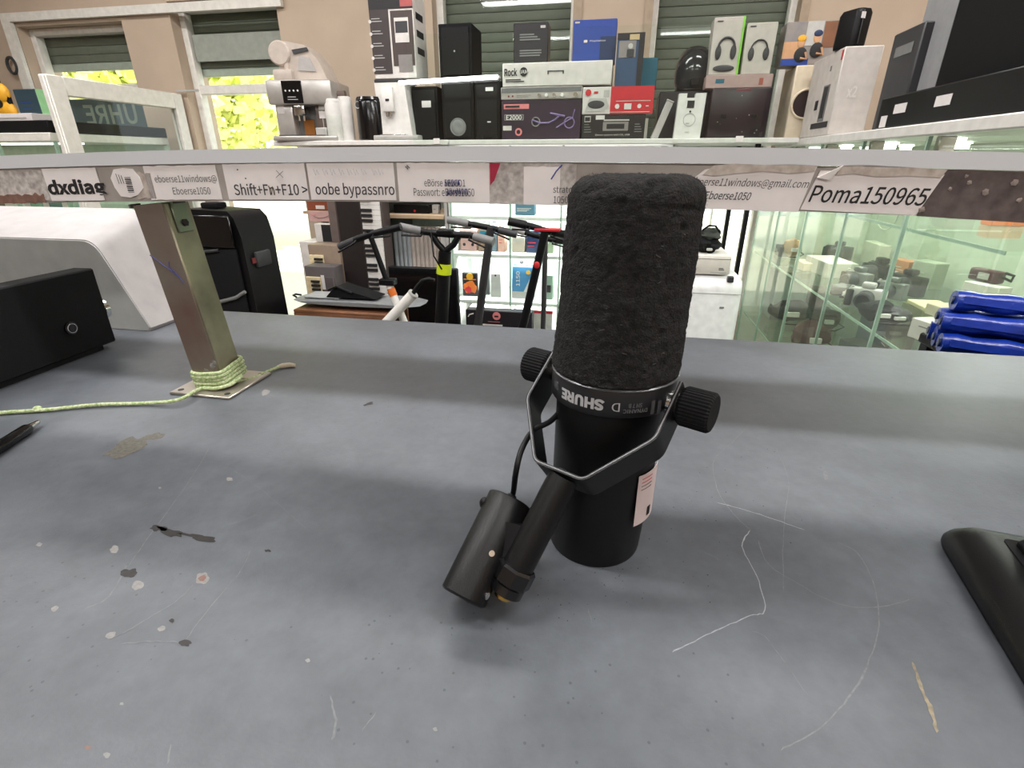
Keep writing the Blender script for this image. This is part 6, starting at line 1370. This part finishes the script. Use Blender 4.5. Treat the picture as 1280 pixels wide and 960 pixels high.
# blue rolls on a small side stand
sdx = R(.70, 1.0, 0)
ss = thing('side_stand', 'low black stand beyond the counter carrying the blue rolls', 'stand', R(.74, 1.0, 0), -TH)
part('top', box(-.135, .20, -.11, .11, 1.070, 1.090, .003), M_black, ss)
for sx in (-.12, .18):
    for sy in (-.09, .09): part('leg', box(sx-.012, sx+.012, sy-.012, sy+.012, 0, 1.0695), M_black, ss)
M_bl = mat('shiny blue plastic sack', (14, 46, 140), .28, var=.3, scale=20, bump=.8, bscale=60)
rolls = [(-.170, -.040, 0, 'nearest at the bottom'), (-.160, -.002, 0, 'middle of the bottom row'), (-.150, .036, 0, 'farthest at the bottom'), (-.168, -.021, 1, 'second layer, near side'), (-.155, .017, 1, 'second layer, far side'), (-.150, -.002, 2, 'topmost of the pile')]
RA = -TH-.30
for i, (x, y, lay, lbl) in enumerate(rolls):
    t = thing('blue_plastic_roll', 'shiny blue plastic sack roll, %s beside the showcase' % lbl, 'roll', R(.74, 1.02, 1.0905+.0335*lay)+R(x, y, 0), RA, 'blue plastic rolls at the right')
    L_r = .30-.02*(i % 3)
    pts = [(L_r*k/14, .002*math.sin(k*1.7+i), .0185) for k in range(15)]
    part('roll', tube(pts, [.0165+.0018*math.sin(k*2.1+i*1.3) for k in range(15)], 16), M_bl, t, 50); part('core', cyl((-.003, 0, .0185), (.0, 0, .0185), .007, n=14), M_navy, t)
    part('loose_flap', [strip([Vector((.01, -.0165, .024)), Vector((L_r*.4, -.0185, .020)), Vector((L_r*.9, -.0190, .012))], .0012, Vector((0, .2, 1)).normalized(), .012)], M_bl, t)

# more goods along the showcase shelf
for k, (px, u_, zi, w_, d_, h_, c_, nm, lb3) in enumerate([
    (951, 1.10, 1, .09, .08, .16, (60, 92, 78), 'dark_green_carton', 'dark green upright carton at the far end of the showcase shelf'),
    (963, 1.14, 1, .08, .06, .19, (52, 58, 96), 'indigo_carton', 'indigo upright carton behind the cream toaster'),
    (980, 1.16, 1, .14, .06, .13, (178, 70, 52), 'orange_red_carton', 'orange red carton with white dashes behind the plush bear'),
    (1012, 1.22, 1, .16, .05, .11, (50, 72, 58), 'bottle_green_carton', 'bottle green carton behind the black cameras'),
    (1036, 1.22, 1, .08, .05, .15, (40, 40, 44), 'charcoal_carton', 'charcoal upright carton behind the black cameras'),
    (1086, 1.20, 1, .18, .05, .10, (215, 208, 195), 'long_pale_carton', 'long pale carton leaning behind the lens pile'),
    (1124, 1.20, 1, .09, .05, .07, (200, 120, 70), 'tan_orange_carton', 'small tan orange carton behind the lens pile'),
    (972, .84, 1, .10, .07, .05, (70, 76, 78), 'slate_carton', 'flat slate grey carton in front of the cream toaster'),
    (1150, 1.18, 1, .10, .06, .10, (168, 176, 160), 'sage_pale_carton', 'pale sage carton behind the olive green carton'),
    (1060, 1.0, 0, .14, .10, .10, (46, 44, 42), 'sooty_carton', 'sooty black carton in the middle of the lower showcase shelf'),
    (1100, 1.14, 0, .12, .08, .20, (96, 70, 50), 'russet_carton', 'russet carton behind the dull green box')]):
    carton_(lb3, px, u_, zi, w_, d_, h_, mat('carton tone %d' % k, c_, .6), nm, yaw=rs2.uniform(-.2, .4), deco=lambda t, w_, h: lines(t, -w_*.4, w_*.4, [h*.6, h*.45], M_cardw))

# things standing on top of the showcase
def side_box(name, label, cat, px0, px1, pyt, u, d, m, z0=ZT, pn='housing', zt_=None):
    """box whose long side faces the aisle (-u); px0 is its far end"""
    v1, v0 = v_at(px0, u, z0), v_at(px1, u, z0)
    if zt_ is None:
        r = ray((px0+px1)/2, pyt); zt_ = r.z*(u/r.dot(U))+H
    t = thing(name, label, cat, R(u, v0, z0), -TH); part(pn, box(0, d, 0, v1-v0, 0, zt_-z0, .004), m, t)
    return t, v1-v0, zt_-z0, v0
def side_panel_(t, y0, y1, z0, z1, m, name, x=-.0015): return part(name, box(x, x+.001, y0, y1, z0, z1), m, t, 0)
# white carton, near corner at column 1033
v0 = v_at(1033, .75, ZT); v1 = v_at(999, .75, ZT); u1 = u_at(1079, v0, ZT)
r = ray(1053, 58); hz_ = r.z*(v0/r.dot(V))+H-ZT
wc = thing('white_monitor_carton', 'big white carton with a dark device picture on its left side', 'box', R(.75, v0, ZT), -TH)
dW, dV = u1-.75, v1-v0
part('carton', box(0, dW, 0, dV, 0, hz_, .003), mat('carton light grey', (205, 198, 192), .6), wc)
side_panel_(wc, dV*.22, dV*.42, hz_*.18, hz_*.62, M_grey, 'printed_device'); side_panel_(wc, dV*.05, dV*.62, hz_*.10, hz_*.17, M_dark, 'printed_base', -.002); side_panel_(wc, dV*.52, dV*.62, hz_*.34, hz_*.46, M_dark, 'printed_button', -.002); side_panel_(wc, dV*.26, dV*.38, hz_*.22, hz_*.60, M_dark, 'printed_screen', -.003); side_panel_(wc, dV*.30, dV*.34, hz_*.78, hz_*.84, M_grey, 'small_mark'); side_panel_(wc, dV*.02, dV*.06, hz_*.86, hz_*.97, M_red, 'red_tab')
part('seam', box(dW*.0, dW, dV*.5-.001, dV*.5+.001, hz_, hz_+.0006), M_grey, wc, 0)
front_text(wc, 'x2', dW*.42, hz_*.50, dW*.26, hz_*.13, mat('faint print', (222, 216, 210), .5), -.002, .01)
# cream box with a round opening, left/behind
vv0 = v1+.03; uu0 = .775
r = ray(985, 82); hc = r.z*(vv0/r.dot(V))+H-ZT
uu0 = u_at(979, vv0, ZT)
cbx = thing('cream_speaker_box', 'cream box with dark round opening behind the big white carton', 'speaker', R(uu0, vv0, ZT), -TH)
cw = .20; cdp = max(.12, v_at(966, uu0, ZT)-vv0)
part('housing', box(0, cw, 0, cdp, 0, hc, .004), M_cream, cbx); disc(cbx, .062, hc*.48, .055, mat('dark brown felt', (48, 34, 32), .8), -.004, 'round_opening', .005, 32); ring(cbx, .062, hc*.48, .055, .005, M_cream, -.004, 'opening_rim')
# carton with printed players on top of it
pcv = vv0+.01; r = ray(1010, 27); hp_ = max(.08, r.z*(pcv/r.dot(V))+H-ZT-hc)
pcx0, pcx1 = u_at(978, pcv, ZT+hc+.05), u_at(1046, pcv, ZT+hc+.05)
pc_ = thing('game_carton', 'colourful carton printed with two people holding controllers', 'box', R((pcx0+pcx1)/2, pcv, ZT+hc+.001), -TH)
w_ = pcx1-pcx0; h = hp_
part('carton', box(-w_/2, w_/2, 0, .1, 0, h, .003), mat('dusk print', (150, 140, 130), .5, col2=(120, 118, 122), scale=14), pc_)
panel(pc_, -w_*.12, w_*.18, h*.45, h, M_lgrey, name='pale_panel'); panel(pc_, w_*.20, w_*.5, h*.4, h*.98, M_wood, name='brown_panel'); panel(pc_, -w_*.5, -w_*.2, h*.1, h*.55, M_skin, name='tan_panel'); panel(pc_, -w_*.5, w_*.0, 0, h*.16, M_blue, -.0025, 'blue_panel')
for (x, z, c_) in ((-.18, .52, M_yellow), (.10, .62, M_skin)):
    part('printed_head', [xf(ell((0, 0, 0), (w_*.07, .002, h*.13), 16, 8), Matrix.Translation((w_*x, -.003, h*z)))], M_skin, pc_)
    part('printed_hair', [xf(ell((0, 0, 0), (w_*.08, .002, h*.08), 16, 8), Matrix.Translation((w_*x, -.0042, h*(z+.10))))], c_ if c_ is M_yellow else M_navy, pc_)
    part('printed_torso', [xf(ell((0, 0, 0), (w_*.12, .002, h*.18), 16, 8), Matrix.Translation((w_*(x+.02), -.0036, h*(z-.28))))], M_ink, pc_); part('printed_arm', tube([(w_*(x+.1), -.005, h*(z-.22)), (w_*(x+.14), -.005, h*(z-.38)), (w_*(x+.02), -.005, h*(z-.36))], .005, 6), M_skin, pc_)
# black speaker on the white carton
t = thing('small_black_speaker', 'black rounded speaker with white tag leaning on top of the white carton', 'speaker', R(.80, v0+.03, ZT+hz_+.001), -TH+.5)
part('cabinet', layers([(rrect(-.028, .034, 0, .09, .016), 0), (rrect(-.030, .036, -.002, .092, .018), .01), (rrect(-.026, .040, -.002, .092, .018), .105), (rrect(-.020, .036, .004, .086, .016), .118)]), M_black, t, 60); part('grille_edge', box(-.012, -.009, -.006, -.002, .01, .11, .001), M_dark, t); panel(t, -.022, -.004, .085, .104, M_paper, -.006, 'white_tag')
# black boxes further right
t1, dv_, h, _ = side_box('black_low_receiver', 'long low black receiver with white price tags along the showcase edge', 'electronics', 1093, 1300, 0, .765, .05, M_black, zt_=ZT+.085)
for px in (1180, 1126): 
    y = v_at(px, .765, ZT+.05)-_; side_panel_(t1, y-.035, y+.035, .036, .060, M_paper, 'price_tag', -.002)
y = v_at(1099, .765, ZT+.02)-_; side_panel_(t1, y-.05, y-.01, .004, .035, M_paper, 'price_tag', -.002)
t2, dv_, h, _ = side_box('dark_grey_carton_tall', 'dark grey carton right of the big white carton', 'box', 1088, 1121, 50, .835, .14, M_dark, pn='carton'); side_panel_(t2, dv_*.2, dv_*.8, h*.75, h*.85, M_grey, 'faint_print')
va = v_at(1128, .86, ZT+.1); vb = v_at(1172, .86, ZT+.1)
t3 = thing('grey_screen', 'tall glossy grey screen panel between the dark cartons', 'screen', R(.86, vb, ZT), -TH)
part('panel', box(0, .035, 0, va-vb, 0, .62, .003), mat('glossy grey screen', (150, 150, 153), .35), t3); part('foot', box(.0352, .10, (va-vb)*.3, (va-vb)*.7, 0, .01, .002), M_black, t3)
t4 = thing('big_black_subwoofer', 'very large black cabinet at the upper right picture corner', 'speaker', R(.845, CV0+.02, ZT), -TH)
d4 = vb-CV0-.03
part('cabinet', box(0, .40, 0, d4, 0, .60, .006), M_black, t4); part('grille', box(-.006, -.0005, .02, d4-.02, .03, .57, .004), M_blackm, t4)
for z in (): part('driver_ring', tube([(-.009, d4/2+.10*math.cos(a*PI/16), z+.10*math.sin(a*PI/16)) for a in range(32)], .004, 6, True), M_black, t4)
